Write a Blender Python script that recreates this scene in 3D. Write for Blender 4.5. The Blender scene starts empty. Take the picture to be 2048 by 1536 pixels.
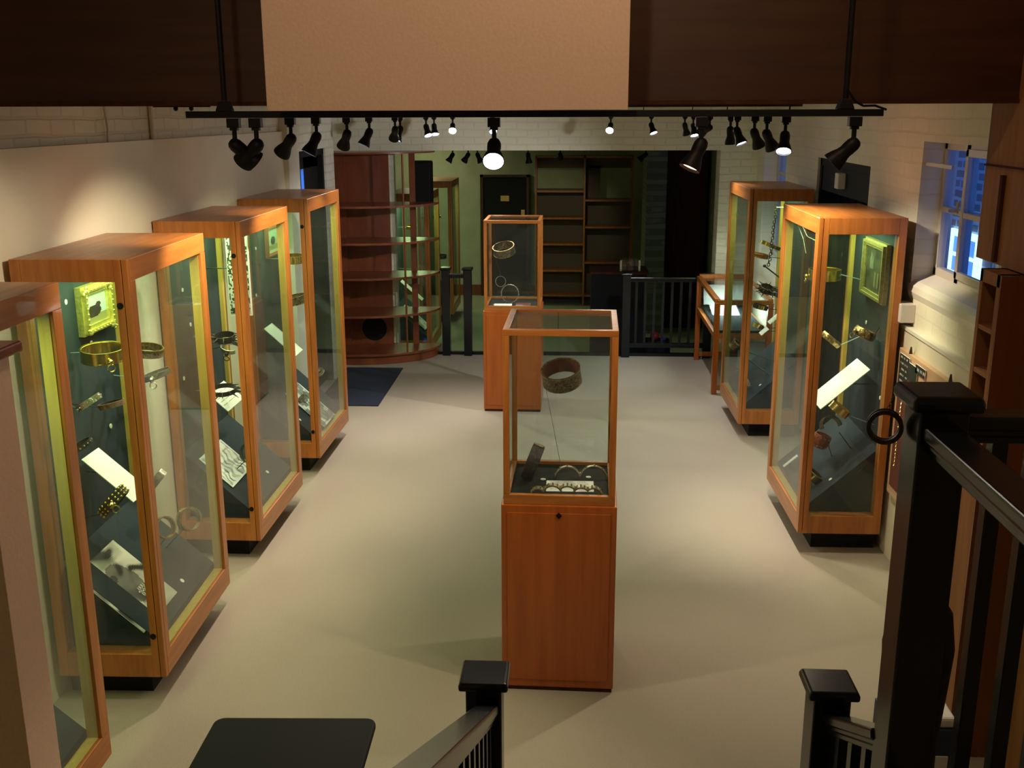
import bpy, bmesh, math, random
from mathutils import Vector, Matrix, Euler
random.seed(7)
sc = bpy.context.scene
COL = sc.collection
PI = math.pi
R = math.radians

# ------------------------------------------------------------------ materials
def new_mat(name):
    m = bpy.data.materials.new(name); m.use_nodes = True
    nt = m.node_tree; b = nt.nodes['Principled BSDF']
    return m, nt, b
def inp(b, k, v):
    if k in b.inputs: b.inputs[k].default_value = v
def plain(name, col, rough=.5, metal=0, coat=0, spec=.5):
    m, nt, b = new_mat(name)
    inp(b, 'Base Color', (*col, 1)); inp(b, 'Roughness', rough); inp(b, 'Metallic', metal)
    inp(b, 'Coat Weight', coat); inp(b, 'Specular IOR Level', spec)
    return m
def noise_mat(name, c1, c2, scale=20, stretch=(1, 1, 1), rough=.6, bump=0, detail=4, metal=0, coat=0, lo=.35, hi=.65, bscale=None, spec=.5):
    m, nt, b = new_mat(name); N = nt.nodes; L = nt.links
    tc = N.new('ShaderNodeTexCoord'); mp = N.new('ShaderNodeMapping'); mp.inputs['Scale'].default_value = stretch
    L.new(tc.outputs['Object'], mp.inputs['Vector'])
    n = N.new('ShaderNodeTexNoise'); n.inputs['Scale'].default_value = scale; n.inputs['Detail'].default_value = detail
    L.new(mp.outputs[0], n.inputs['Vector'])
    r = N.new('ShaderNodeValToRGB'); r.color_ramp.elements[0].color = (*c1, 1); r.color_ramp.elements[1].color = (*c2, 1)
    r.color_ramp.elements[0].position = lo; r.color_ramp.elements[1].position = hi
    L.new(n.outputs['Fac'], r.inputs['Fac']); L.new(r.outputs['Color'], b.inputs['Base Color'])
    inp(b, 'Roughness', rough); inp(b, 'Metallic', metal); inp(b, 'Coat Weight', coat); inp(b, 'Specular IOR Level', spec)
    if bump:
        n2 = n
        if bscale:
            n2 = N.new('ShaderNodeTexNoise'); n2.inputs['Scale'].default_value = bscale; n2.inputs['Detail'].default_value = 6
            L.new(mp.outputs[0], n2.inputs['Vector'])
        bp = N.new('ShaderNodeBump'); bp.inputs['Strength'].default_value = bump; bp.inputs['Distance'].default_value = .01
        L.new(n2.outputs['Fac'], bp.inputs['Height']); L.new(bp.outputs['Normal'], b.inputs['Normal'])
    return m
def brick_mat(name, axes, c1, c2, mortar, bw=.23, bh=.078, ms=.01, rough=.6, bump=.5, offs=0):
    """painted or bare brick laid on a wall; axes = which object axes run along the courses and up"""
    m, nt, b = new_mat(name); N = nt.nodes; L = nt.links
    tc = N.new('ShaderNodeTexCoord'); sp = N.new('ShaderNodeSeparateXYZ'); cb = N.new('ShaderNodeCombineXYZ')
    L.new(tc.outputs['Object'], sp.inputs[0]); L.new(sp.outputs[axes[0]], cb.inputs[0]); L.new(sp.outputs[axes[1]], cb.inputs[1])
    nz = N.new('ShaderNodeTexNoise'); nz.inputs['Scale'].default_value = 3; L.new(tc.outputs['Object'], nz.inputs['Vector'])
    ad = N.new('ShaderNodeVectorMath'); ad.operation = 'MULTIPLY_ADD'; ad.inputs[1].default_value = (.03, .03, 0)
    L.new(nz.outputs['Color'], ad.inputs[0]); L.new(cb.outputs[0], ad.inputs[2])
    br = N.new('ShaderNodeTexBrick'); br.inputs['Scale'].default_value = 1; br.inputs['Brick Width'].default_value = bw
    br.inputs['Row Height'].default_value = bh; br.inputs['Mortar Size'].default_value = ms; br.inputs['Mortar Smooth'].default_value = .4
    br.inputs['Color1'].default_value = (*c1, 1); br.inputs['Color2'].default_value = (*c2, 1); br.inputs['Mortar'].default_value = (*mortar, 1)
    L.new(ad.outputs[0], br.inputs['Vector']); L.new(br.outputs['Color'], b.inputs['Base Color'])
    n2 = N.new('ShaderNodeTexNoise'); n2.inputs['Scale'].default_value = 30; n2.inputs['Detail'].default_value = 5
    L.new(tc.outputs['Object'], n2.inputs['Vector'])
    mx = N.new('ShaderNodeMath'); mx.operation = 'MULTIPLY_ADD'; mx.inputs[1].default_value = -1.0
    sc2 = N.new('ShaderNodeMath'); sc2.operation = 'MULTIPLY'; sc2.inputs[1].default_value = .6
    L.new(n2.outputs['Fac'], sc2.inputs[0]); L.new(br.outputs['Fac'], mx.inputs[0]); L.new(sc2.outputs[0], mx.inputs[2])
    bp = N.new('ShaderNodeBump'); bp.inputs['Strength'].default_value = bump; bp.inputs['Distance'].default_value = .012
    L.new(mx.outputs[0], bp.inputs['Height']); L.new(bp.outputs['Normal'], b.inputs['Normal'])
    inp(b, 'Roughness', rough)
    return m
def glass_mat(name, tint=(1, 1, 1), haze=0.0):
    m, nt, b = new_mat(name); N = nt.nodes; L = nt.links
    N.remove(b); out = N['Material Output']
    t = N.new('ShaderNodeBsdfTransparent'); t.inputs[0].default_value = (*tint, 1)
    g = N.new('ShaderNodeBsdfGlossy'); g.inputs['Roughness'].default_value = .02
    lw = N.new('ShaderNodeLayerWeight'); lw.inputs['Blend'].default_value = .5   # facing term is the same on both faces of a pane
    pw = N.new('ShaderNodeMath'); pw.operation = 'POWER'; pw.inputs[1].default_value = 5.0; L.new(lw.outputs['Facing'], pw.inputs[0])
    f = N.new('ShaderNodeMath'); f.operation = 'MULTIPLY_ADD'; f.inputs[1].default_value = .9; f.inputs[2].default_value = .03; L.new(pw.outputs[0], f.inputs[0])
    mx = N.new('ShaderNodeMixShader'); L.new(f.outputs[0], mx.inputs[0]); L.new(t.outputs[0], mx.inputs[1]); L.new(g.outputs[0], mx.inputs[2])
    last = mx
    if haze:
        d = N.new('ShaderNodeBsdfDiffuse'); d.inputs[0].default_value = (.8, .85, .8, 1)
        m2 = N.new('ShaderNodeMixShader'); m2.inputs[0].default_value = haze
        L.new(mx.outputs[0], m2.inputs[1]); L.new(d.outputs[0], m2.inputs[2]); last = m2
    L.new(last.outputs[0], out.inputs['Surface'])
    return m
def emit_mat(name, col, s):
    m, nt, b = new_mat(name)
    inp(b, 'Base Color', (0, 0, 0, 1)); inp(b, 'Emission Color', (*col, 1)); inp(b, 'Emission Strength', s)
    return m
def attr_mat(name, rough=.6, bump=0):
    m, nt, b = new_mat(name); a = nt.nodes.new('ShaderNodeAttribute'); a.attribute_name = 'Col'
    nt.links.new(a.outputs['Color'], b.inputs['Base Color']); inp(b, 'Roughness', rough)
    return m

WOODC = ((.30, .088, .014), (.42, .135, .024))
M = {}
M['wood'] = noise_mat('teak_vertical', (.33, .105, .017), (.45, .155, .028), 5, (7, 7, .6), .36, .04, 6, coat=.15)
M['wood_h'] = noise_mat('teak_lengthwise', (.33, .105, .017), (.45, .155, .028), 5, (7, .6, 7), .36, .04, 6, coat=.15)
M['wood_x'] = noise_mat('teak_crosswise', (.33, .105, .017), (.45, .155, .028), 5, (.6, 7, 7), .36, .04, 6, coat=.15)
M['lining'] = noise_mat('lamplit_wood_face', (.46, .29, .055), (.55, .36, .075), 5, (7, 7, .6), .5, .03, 5)  # cabinet lamplight on the inner wood, put into the colour
M['teakred'] = noise_mat('red_teak_panel', (.36, .080, .009), (.44, .105, .013), 4, (8, 8, .5), .3, .03, 6, coat=.2)
M['shelf'] = noise_mat('mahogany_shelf', (.18, .046, .018), (.235, .062, .024), 5, (2, 2, .7), .34, .03, 6, coat=.2)
M['oak'] = noise_mat('bookcase_veneer', (.25, .105, .035), (.31, .14, .05), 4, (6, 6, .5), .7, .03, 6, spec=.2)
M['beam'] = noise_mat('dark_stained_beam', (.045, .014, .006), (.065, .021, .008), 4, (.5, 6, 6), .45, .05, 6)
M['black'] = plain('black_gloss_paint', (.007, .009, .012), .2, coat=.0, spec=.4)
M['blackmatt'] = plain('black_matt', (.006, .006, .007), .75, spec=.3)
M['lampblack'] = plain('lamp_black', (.005, .005, .006), .5, spec=.25)
M['teal'] = noise_mat('teal_fabric', (.006, .015, .025), (.010, .022, .035), 300, (1, 1, 1), .9, .1)
M['slopefab'] = noise_mat('blue_grey_fabric', (.013, .020, .034), (.019, .028, .046), 300, (1, 1, 1), .9, .1)
M['white'] = noise_mat('white_paint', (.74, .70, .62), (.78, .74, .66), 6, (1, 1, 1), .5, .02)
M['panel'] = noise_mat('cream_panel', (.78, .56, .42), (.82, .60, .45), 90, (1, 1, 1), .6, .08)
M['board'] = noise_mat('cream_wall_board', (.76, .70, .54), (.80, .74, .58), 2.5, (1, 1, 1), .5, .02)
M['brickL'] = brick_mat('painted_brick_long', (1, 2), (.74, .71, .60), (.78, .75, .63), (.66, .63, .52), bump=.45)
M['brickR'] = brick_mat('painted_brick_right', (1, 2), (.80, .75, .59), (.83, .78, .62), (.77, .72, .56), .25, .085, .008, bump=.22)
M['brickB'] = brick_mat('painted_brick_cross', (0, 2), (.81, .80, .60), (.84, .83, .63), (.77, .76, .57), bump=.4)
M['carpet'] = noise_mat('beige_carpet', (.34, .288, .228), (.43, .372, .303), 260, (1, 1, 1), .95, .5, 3, lo=.3, hi=.7)
M['carpet2'] = noise_mat('lower_carpet', (.34, .36, .24), (.42, .44, .30), 200, (1, 1, 1), .95, .4, 3)
M['ceil'] = plain('ceiling_paint', (.35, .31, .26), .8)
M['mat'] = noise_mat('door_mat_pile', (.010, .016, .035), (.018, .026, .055), 240, (1, 1, 1), .95, .5)
M['glass'] = glass_mat('cabinet_glass', (.94, .975, .955), .006)
M['glassw'] = glass_mat('window_glass', (.9, .95, 1))
M['brass'] = noise_mat('polished_brass', (.72, .55, .16), (.86, .70, .28), 40, (1, 1, 1), .22, .05, metal=1)
M['gilt'] = noise_mat('gilt_frame', (.62, .52, .14), (.80, .68, .22), 60, (1, 1, 1), .38, .35, metal=.7)
M['gilt_dark'] = noise_mat('aged_gilt_frame', (.24, .19, .07), (.36, .29, .11), 60, (1, 1, 1), .45, .3, metal=.5)
M['silver'] = noise_mat('worn_silver', (.50, .46, .40), (.72, .68, .60), 90, (1, 1, 1), .3, .3, metal=1)
M['iron'] = noise_mat('dark_iron', (.035, .028, .024), (.07, .055, .045), 80, (1, 1, 1), .45, .4, metal=.6)
M['engraved'] = noise_mat('engraved_metal', (.05, .04, .03), (.34, .27, .16), 130, (1, 1, 1), .4, .6, metal=.7)
M['leather'] = noise_mat('dark_leather', (.018, .013, .012), (.05, .035, .03), 60, (1, 1, 1), .45, .3)
M['leatherb'] = noise_mat('brown_leather', (.16, .085, .05), (.26, .15, .10), 60, (1, 1, 1), .5, .3)
M['redleather'] = noise_mat('red_leather', (.20, .025, .015), (.45, .10, .05), 50, (1, 1, 1), .45, .3)
M['bronze'] = noise_mat('carved_bronze', (.20, .13, .06), (.55, .40, .18), 70, (1, 1, 1), .35, .5, metal=.9)
M['card'] = plain('white_card', (.88, .86, .84), .6)
M['cardink'] = plain('card_ink', (.35, .33, .32), .8)
M['disc'] = plain('ivory_disc', (.85, .83, .74), .4)
M['rod'] = plain('steel_rod', (.30, .42, .45), .3, metal=.5)
M['roddark'] = plain('dark_rod', (.02, .03, .035), .4, metal=.3)
M['print'] = attr_mat('printed_picture', .45)
M['bulb'] = emit_mat('lit_bulb_face', (.82, .86, 1.0), 40)
M['bulbhot'] = emit_mat('bright_bulb_face', (1, .93, .86), 220)
M['bulbdim'] = emit_mat('weak_bulb_face', (1, .55, .3), 6)
M['cabtube'] = emit_mat('cabinet_tube', (.80, 1.0, .62), .5)
M['bluelit'] = emit_mat('blue_lit_window', (.15, .45, 1.0), 2.2)
M['frameW'] = plain('window_paint', (.62, .56, .50), .4)
M['extbrick'] = brick_mat('outside_brick', (1, 2), (.20, .17, .16), (.30, .24, .22), (.62, .60, .58), .30, .10, .02)
M['maroon'] = noise_mat('maroon_baize', (.10, .02, .012), (.14, .03, .018), 90, (1, 1, 1), .8, .1)
M['lightwood'] = noise_mat('pale_beech', (.56, .34, .20), (.64, .40, .25), 5, (1, .5, 6), .45, .02)
M['plastic'] = plain('white_plastic', (.70, .66, .64), .35)
M['curtain'] = noise_mat('dark_curtain', (.008, .010, .016), (.016, .019, .028), 12, (1, 6, .4), .8, .2)
def frosted(name, col, dcol):
    m, nt, b = new_mat(name); N = nt.nodes; N.remove(b)
    t = N.new('ShaderNodeBsdfTranslucent'); t.inputs[0].default_value = (*col, 1)
    d = N.new('ShaderNodeBsdfDiffuse'); d.inputs[0].default_value = (*dcol, 1)
    a = N.new('ShaderNodeAddShader'); nt.links.new(t.outputs[0], a.inputs[0]); nt.links.new(d.outputs[0], a.inputs[1]); nt.links.new(a.outputs[0], N['Material Output'].inputs['Surface'])
    return m
M['frosted'] = frosted('frosted_glass', (.9, .9, .9), (.02, .02, .02))
M['curtain'] = frosted('dark_blue_curtain', (.03, .04, .07), (.008, .010, .016))
M['darkpanel'] = noise_mat('dark_brown_panel', (.06, .022, .014), (.085, .032, .02), 4, (5, 5, .5), .9, .03, spec=.1)
M['graybrown'] = plain('shelf_back', (.13, .10, .065), .7)
M['conc'] = noise_mat('lower_room_wall', (.40, .43, .27), (.47, .50, .33), 4, (1, 1, 1), .8, .05)
M['green'] = brick_mat('pier_brick', (1, 2), (.16, .17, .11), (.20, .21, .14), (.11, .12, .08), .22, .075)
M['redglow'] = plain('red_gloss', (.5, .01, .015), .15, coat=.5)
M['bluegloss'] = plain('blue_gloss', (.12, .15, .6), .15, coat=.5)
M['navy'] = plain('navy_card', (.015, .03, .09), .5)
M['desk_white'] = plain('lit_white_board', (.85, .92, .9), .5)

# ------------------------------------------------------------------ mesh builder
class MB:
    def __init__(s): s.v = []; s.f = []; s.c = []; s.sm = []
    def add(s, vs, fs, smooth=False, col=None):
        o = len(s.v); s.v += [tuple(v) for v in vs]
        for f in fs: s.f.append(tuple(i + o for i in f)); s.sm.append(smooth); s.c.append(col)
        return s
    def box(s, x0, x1, y0, y1, z0, z1, mat=None):
        if x0 > x1: x0, x1 = x1, x0
        if y0 > y1: y0, y1 = y1, y0
        vs = [Vector(p) for p in ((x0, y0, z0), (x1, y0, z0), (x1, y1, z0), (x0, y1, z0), (x0, y0, z1), (x1, y0, z1), (x1, y1, z1), (x0, y1, z1))]
        if mat: vs = [mat @ v for v in vs]
        return s.add(vs, [(0, 3, 2, 1), (4, 5, 6, 7), (0, 1, 5, 4), (1, 2, 6, 5), (2, 3, 7, 6), (3, 0, 4, 7)])
    def prism(s, pts, z0, z1, axis=2):
        """extrude a polygon; pts in the two other axes"""
        n = len(pts)
        def P(a, b, c): return {2: (a, b, c), 1: (a, c, b), 0: (c, a, b)}[axis]
        vs = [P(a, b, z0) for a, b in pts] + [P(a, b, z1) for a, b in pts]
        return s.add(vs, [tuple(range(n))[::-1], tuple(range(n, 2 * n))] + [(i, (i + 1) % n, n + (i + 1) % n, n + i) for i in range(n)])
    def tube(s, p0, p1, r0, r1=None, n=12, caps=True):
        r1 = r0 if r1 is None else r1
        p0 = Vector(p0); p1 = Vector(p1); d = (p1 - p0).normalized()
        a = d.orthogonal().normalized(); b = d.cross(a)
        vs = []
        for p, r in ((p0, r0), (p1, r1)):
            for i in range(n): t = 2 * PI * i / n; vs.append(p + a * (r * math.cos(t)) + b * (r * math.sin(t)))
        s.add(vs, [(i, (i + 1) % n, n + (i + 1) % n, n + i) for i in range(n)], True)
        if caps: s.add(vs, [tuple(range(n))[::-1], tuple(range(n, 2 * n))])
        return s
    def path(s, pts, r, n=8):
        for i in range(len(pts) - 1): s.tube(pts[i], pts[i + 1], r, r, n)
        return s
    def lathe(s, prof, n=20, mat=None):
        vs = []
        for r, z in prof:
            for i in range(n):
                t = 2 * PI * i / n; v = Vector((r * math.cos(t), r * math.sin(t), z)); vs.append(mat @ v if mat else v)
        fs = []
        for k in range(len(prof) - 1):
            for i in range(n): j = (i + 1) % n; fs.append((k * n + i, k * n + j, (k + 1) * n + j, (k + 1) * n + i))
        return s.add(vs, fs, True)
    def ball(s, c, r, n=8, sz=1):
        prof = [(r * math.sin(PI * k / n) + 1e-5, -r * sz * math.cos(PI * k / n)) for k in range(n + 1)]
        return s.lathe(prof, n + 2, Matrix.Translation(c))
    def band(s, rx, ry, h, t=.004, a0=0, a1=360, n=40, flare=0, wave=0):
        """a strap bent round the z axis"""
        full = abs(a1 - a0) >= 359.9; m = n if full else n + 1; vs = []
        for i in range(m):
            a = R(a0 + (a1 - a0) * i / n); w = 1 + wave * math.sin(a * 8)
            for (dr, z) in ((0, -h / 2), (t, -h / 2 * .96), (t + flare, 0), (t, h / 2 * .96), (0, h / 2)):
                vs.append(((rx * w + dr) * math.cos(a), (ry * w + dr) * math.sin(a), z))
        fs = []
        for i in range(n):
            j = (i + 1) % m if full else i + 1
            for k in range(5): l = (k + 1) % 5; fs.append((i * 5 + k, j * 5 + k, j * 5 + l, i * 5 + l))
        if not full: fs += [(0, 1, 2, 3, 4), tuple(range((m - 1) * 5, m * 5))[::-1]]
        return s.add(vs, fs, True)
    def build(s, name, mat, parent=None, loc=None, rot=None, bevel=0):
        me = bpy.data.meshes.new(name); me.from_pydata(s.v, [], s.f); me.update()
        me.polygons.foreach_set('use_smooth', s.sm)
        if any(c is not None for c in s.c):
            at = me.color_attributes.new('Col', 'FLOAT_COLOR', 'CORNER')
            for p in me.polygons:
                c = s.c[p.index] or (.5, .5, .5)
                for li in p.loop_indices: at.data[li].color = (*c, 1)
        bm = bmesh.new(); bm.from_mesh(me); bmesh.ops.recalc_face_normals(bm, faces=bm.faces)
        for e in bm.edges:
            if len(e.link_faces) == 2 and e.calc_face_angle(0) > .7: e.smooth = False
        bm.to_mesh(me); bm.free()
        me.materials.append(mat if not isinstance(mat, str) else M[mat])
        o = bpy.data.objects.new(name, me); COL.objects.link(o)
        if parent: o.parent = parent
        if loc: o.location = loc
        if rot: o.rotation_euler = rot
        if bevel:
            md = o.modifiers.new('bevel', 'BEVEL'); md.width = bevel; md.segments = 2; md.limit_method = 'ANGLE'; md.angle_limit = R(50)
        return o
def tag(o, label, cat, group=None, kind=None):
    o['label'] = label; o['category'] = cat
    if group: o['group'] = group
    if kind: o['kind'] = kind
    return o
def thing(name, label, cat, loc=(0, 0, 0), rot=(0, 0, 0), group=None):
    o = bpy.data.objects.new(name, None); COL.objects.link(o); o.location = loc; o.rotation_euler = rot
    o.empty_display_size = .05
    return tag(o, label, cat, group)
def struct(name, mb, mat, label=None, parent=None, **k):
    o = mb.build(name, mat, parent, **k)
    if parent is None:
        o['kind'] = 'structure'
        if label: o['label'] = label
    return o
def box(*a): return MB().box(*a)

# ------------------------------------------------------------------ camera
H = 2.65
cd = bpy.data.cameras.new('camera'); cam = bpy.data.objects.new('camera', cd); COL.objects.link(cam)
fw = Vector((-0.05434616, 0.96616683, -0.25212724)); rt = Vector((0.99845987, 0.05540202, -0.00291466)); up = Vector((-0.01115231, 0.25189734, 0.9676897))
cam.matrix_world = Matrix((( rt.x, up.x, -fw.x, 0), (rt.y, up.y, -fw.y, 0), (rt.z, up.z, -fw.z, H), (0, 0, 0, 1)))
cd.sensor_width = 36; cd.lens = 2076.634 / 2048 * 36; cd.clip_start = .05; cd.clip_end = 200
sc.camera = cam

# ------------------------------------------------------------------ the room
YB = 11.50
struct('floor', box(-3.2, 2.5, -1.6, YB, -.3, 0), 'carpet', 'beige carpeted gallery floor')
struct('floor', box(-4.2, 2.5, YB, 18.2, -.65, -.35), 'carpet2', 'lower carpeted floor of the far room')
struct('trim_1', box(-1.97, 1.60, YB - .045, YB, 0, .035), 'black', 'black nosing strip at the step into the far room')
# left wall: brick with the door opening, smooth board panels over the lower part
w = MB(); w.box(-2.6, -2.4, -1.6, 9.06, 0, 3.6); w.box(-2.6, -2.4, 9.06, 10.28, 2.33, 3.6); w.box(-3.1, -2.4, 10.28, 10.64, 0, 3.6); w.box(-3.1, -2.75, 10.64, YB, 0, 3.6)
struct('wall_left', w, 'brickL', 'white painted brick wall on the left')
struct('trim_2', box(-2.4, -2.372, 2.0, 8.66, 0, 2.513), 'board', 'smooth cream boarding over the lower left wall', bevel=.002)
# right wall with window recesses and door opening
w = MB(); X0, X1 = 2.0, 2.2
w.box(X0, X1, -1.6, 4.75, 0, 3.6); w.box(X0, X1, 4.75, 6.17, 0, 1.66); w.box(X0, X1, 4.75, 6.17, 2.49, 3.6); w.box(X0, X1, 6.17, 7.2, 0, 3.6)
w.box(X0, X1, 7.2, 8.72, 2.30, 3.6); w.box(X0, X1, 8.72, 9.98, 0, 3.6); w.box(X0, X1, 9.98, 11.1, 0, 1.2); w.box(X0, X1, 9.98, 11.1, 2.29, 3.6); w.box(X0, X1, 11.1, YB, 0, 3.6)
struct('wall_right', w, 'brickR', 'white painted brick wall on the right')
struct('trim_3', box(1.965, 2.0, 3.9, 7.1, 0, 1.42), 'board', 'smooth cream boarding over the lower right wall', bevel=.002)
struct('trim_4', box(1.955, 2.0, 3.9, 7.1, 1.42, 1.442), 'white', 'thin ledge capping the right wall boarding', bevel=.002)
# sloping rounded window sill
prof = [(2.0, 1.60), (1.985, 1.64), (1.99, 1.675), (2.02, 1.70), (2.12, 1.735), (2.2, 1.74), (2.2, 1.60)]
MBs = MB(); MBs.prism([(a, b) for a, b in prof], 4.75, 6.17, 1)
struct('trim_5', MBs, 'white', 'rounded sloping plaster sill of the right window')
# back wall with the wide opening
w = MB(); w.box(-3.1, -1.97, YB, YB + .3, 0, 3.6); w.box(-1.97, 1.60, YB, YB + .3, 2.262, 3.6); w.box(1.60, 2.45, YB, YB + .3, 0, 3.6); w.box(-4.2, -3.1, YB, YB + .3, -.35, 3.6); w.box(-4.2, -1.97, YB + .02, YB + .28, -.65, .0); w.box(1.60, 2.45, YB + .02, YB + .28, -.65, .0)
struct('wall_back', w, 'brickB', 'cream painted brick wall around the wide opening')
struct('wall_front', box(-2.8, 2.45, -1.9, -1.6, 0, 4.6), 'board', 'wall behind the viewer')
struct('ceiling', box(-3.2, 2.45, 4.4, YB, 3.35, 3.6), 'ceil', 'gallery ceiling')
struct('ceiling', box(-2.8, 2.45, -1.9, 4.4, 4.5, 4.7), 'ceil', 'higher ceiling over the stairs')
w = MB(); w.box(-2.8, -2.4, -1.6, 4.4, 3.6, 4.5); w.box(2.0, 2.2, -1.6, 4.4, 3.6, 4.5); w.box(-2.8, 2.45, 4.4, 4.6, 3.6, 4.7)
struct('wall_upper', w, 'board', 'upper wall above the stairs')
w = MB(); w.box(-2.42, 1.70, 4.20, 4.40, 2.69, 4.5)
struct('trim_6', w, 'beam', 'deep dark stained wooden beam across the room', bevel=.004)
struct('trim_7', box(-2.42, 1.70, 4.19, 4.21, 2.682, 2.698), 'darkpanel', 'thin edge strip under the dark beam')
struct('trim_8', box(-.6, 1.27, 6.0, 6.15, 2.683, 3.35), 'beam', 'second dark beam behind the first')
# pilaster, conduit and cable on the left brick
struct('trim_10', box(-2.4, -2.33, 8.66, 9.0, 0, 3.35), 'white', 'white painted pilaster beside the left door', bevel=.004)
w = MB(); w.tube((-2.385, 5.97, 2.515), (-2.385, 5.97, 3.3), .014)
tag(w.build('conduit_pipe', 'white'), 'thin white conduit pipe rising up the left brick wall', 'pipe')
w = MB(); pts = [(-2.385, 5.37 + .012 * math.sin(k * 1.3), 2.515 + k * .06) for k in range(13)]; w.path(pts, .006, 6)
tag(w.build('wall_cable', M['frameW']), 'wavy thin cable clipped to the left brick wall', 'cable')

# far lower room
struct('wall_far', box(-4.2, 2.5, 17.5, 17.8, -.35, 2.6), 'conc', 'greenish far wall of the lower room')
struct('wall_far_left', box(-4.2, -3.9, YB + .3, 17.5, -.35, 2.6), 'conc', 'left wall of the lower room')
w = MB(); w.box(1.95, 2.3, YB + .3, 12.9, -.35, 2.6); w.box(1.95, 2.3, 12.9, 14.3, -.35, 1.2); w.box(1.95, 2.3, 12.9, 14.3, 2.2, 2.6); w.box(1.95, 2.3, 14.3, 17.5, -.35, 2.6)
struct('wall_far_right', w, 'conc', 'right wall of the lower room')
struct('ceiling', box(-4.2, 2.5, YB + .3, 17.8, 2.5, 2.7), 'ceil', 'low ceiling of the far room')
struct('baseboard_far', box(-3.9, -.55, 17.47, 17.5, -.35, -.17), 'shelf', 'dark red skirting along the far wall')

# ------------------------------------------------------------------ windows and doors
def window(name, y0, y1, z0, z1, x, label, mull, trans):
    e = bpy.data.objects.new(name, None); COL.objects.link(e); e['kind'] = 'structure'; e['label'] = label
    f = MB(); t = .045
    f.box(x, x + .05, y0, y0 + t, z0, z1); f.box(x, x + .05, y1 - t, y1, z0, z1); f.box(x, x + .05, y0, y1, z0, z0 + t); f.box(x, x + .05, y0, y1, z1 - t, z1)
    for m in mull: f.box(x, x + .05, m - .03, m + .03, z0, z1)
    for m in trans: f.box(x + .004, x + .046, y0, y1, m - .016, m + .016)
    f.build('window_frame', 'frameW', e, bevel=.004)
    box(x + .02, x + .026, y0 + .01, y1 - .01, z0 + .01, z1 - .01).build('window_pane', 'glassw', e)
    return e
win = window('window_1', 4.75, 6.17, 1.735, 2.49, 2.12, 'white painted casement window in the right wall', [5.80, 5.1], [2.115])
s = MB(); s.box(2.095, 2.12, 5.15, 5.77, 1.77, 1.81); s.box(2.095, 2.12, 5.15, 5.77, 2.42, 2.46); s.box(2.095, 2.12, 5.15, 5.19, 1.77, 2.46); s.box(2.095, 2.12, 5.73, 5.77, 1.77, 2.46); s.box(2.097, 2.118, 5.15, 5.77, 2.10, 2.13)
s.build('casement_sash', 'frameW', win, bevel=.003)
s = MB(); s.tube((2.09, 5.80, 2.12), (2.09, 5.80, 2.18), .008); s.box(2.04, 2.09, 5.792, 5.808, 2.125, 2.14)
s.build('window_handle', 'frameW', win)
s = MB(); s.box(2.02, 2.034, 5.75, 6.17, 2.355, 2.375); s.build('window_stay', 'frameW', win)
window('window_2', 9.98, 11.1, 1.2, 2.29, 2.13, 'small far window in the right wall', [10.6], [1.8, 2.05])
window('window_3', 12.9, 14.3, 1.2, 2.2, 2.05, 'tall window of the lower room', [], [])

def doorway(name, x, sgn, y0, y1, z1, label):
    e = bpy.data.objects.new(name, None); COL.objects.link(e); e['kind'] = 'structure'; e['label'] = label
    f = MB(); t = .06
    f.box(x, x + sgn * .12, y0, y0 + t, 0, z1); f.box(x, x + sgn * .12, y1 - t, y1, 0, z1); f.box(x, x + sgn * .12, y0, y1, z1 - t, z1)
    f.build('door_frame', 'blackmatt', e, bevel=.004)
    return e
d = doorway('door_1', -2.42, -1, 9.06, 10.28, 2.33, 'dark glazed double door in the left wall')
f = MB()
for a, b in ((9.12, 9.34), (9.45, 9.56), (9.67, 10.22)): f.box(-2.47, -2.51, a, b, 0.02, 2.27)
f.box(-2.47, -2.51, 9.12, 10.22, 2.16, 2.27); f.box(-2.47, -2.51, 9.12, 10.22, .02, .9)
f.build('door_leaf', 'blackmatt', d, bevel=.003)
box(-2.470, -2.476, 9.33, 9.68, .9, 2.16).build('door_glass', 'frosted', d)
d = doorway('door_2', 2.02, 1, 7.2, 8.72, 2.30, 'dark curtained doorway in the right wall')
box(2.03, 2.07, 7.26, 8.66, 2.045, 2.24).build('door_panel', 'blackmatt', d, bevel=.003)
f = MB(); yy = 7.46
k = 0
while yy < 8.62:
    wd = .10 + .05 * math.sin(k * 2.1); f.box(2.10 + .02 * (k % 2), 2.13 + .02 * (k % 2), yy, yy + wd, 0.02, 2.05); yy += wd + .012; k += 1
f.build('door_curtain', 'curtain', d, bevel=.004)
box(2.16, 2.166, 7.26, 8.66, .02, 2.05).build('door_glass', 'frosted', d)
box(2.08, 2.086, 7.29, 7.43, .9, 2.045).build('side_light', 'frosted', d)
s = box(1.972, 2.03, 7.93, 8.03, 2.10, 2.215); tag(s.build('wall_sensor', 'plastic', bevel=.006), 'small white sensor box at the top of the right dark doorway', 'sensor')
# far door in lower room
d = bpy.data.objects.new('door_3', None); COL.objects.link(d); d['kind'] = 'structure'; d['label'] = 'dark blue black door in the far wall of the lower room'
box(-1.45, -.73, 17.44, 17.5, -.35, 1.63).build('door_leaf', 'blackmatt', d, bevel=.004)
f = MB(); f.box(-1.50, -1.45, 17.42, 17.5, -.35, 1.67); f.box(-.73, -.68, 17.42, 17.5, -.35, 1.67); f.box(-1.5, -.68, 17.42, 17.5, 1.63, 1.67)
f.build('door_frame', 'beam', d)
box(-1.16, -1.02, 17.425, 17.44, 1.24, 1.33).build('door_sign', 'brass', d)
box(-.82, -.76, 17.42, 17.44, .95, 1.10).build('door_plate', 'brass', d)

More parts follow.
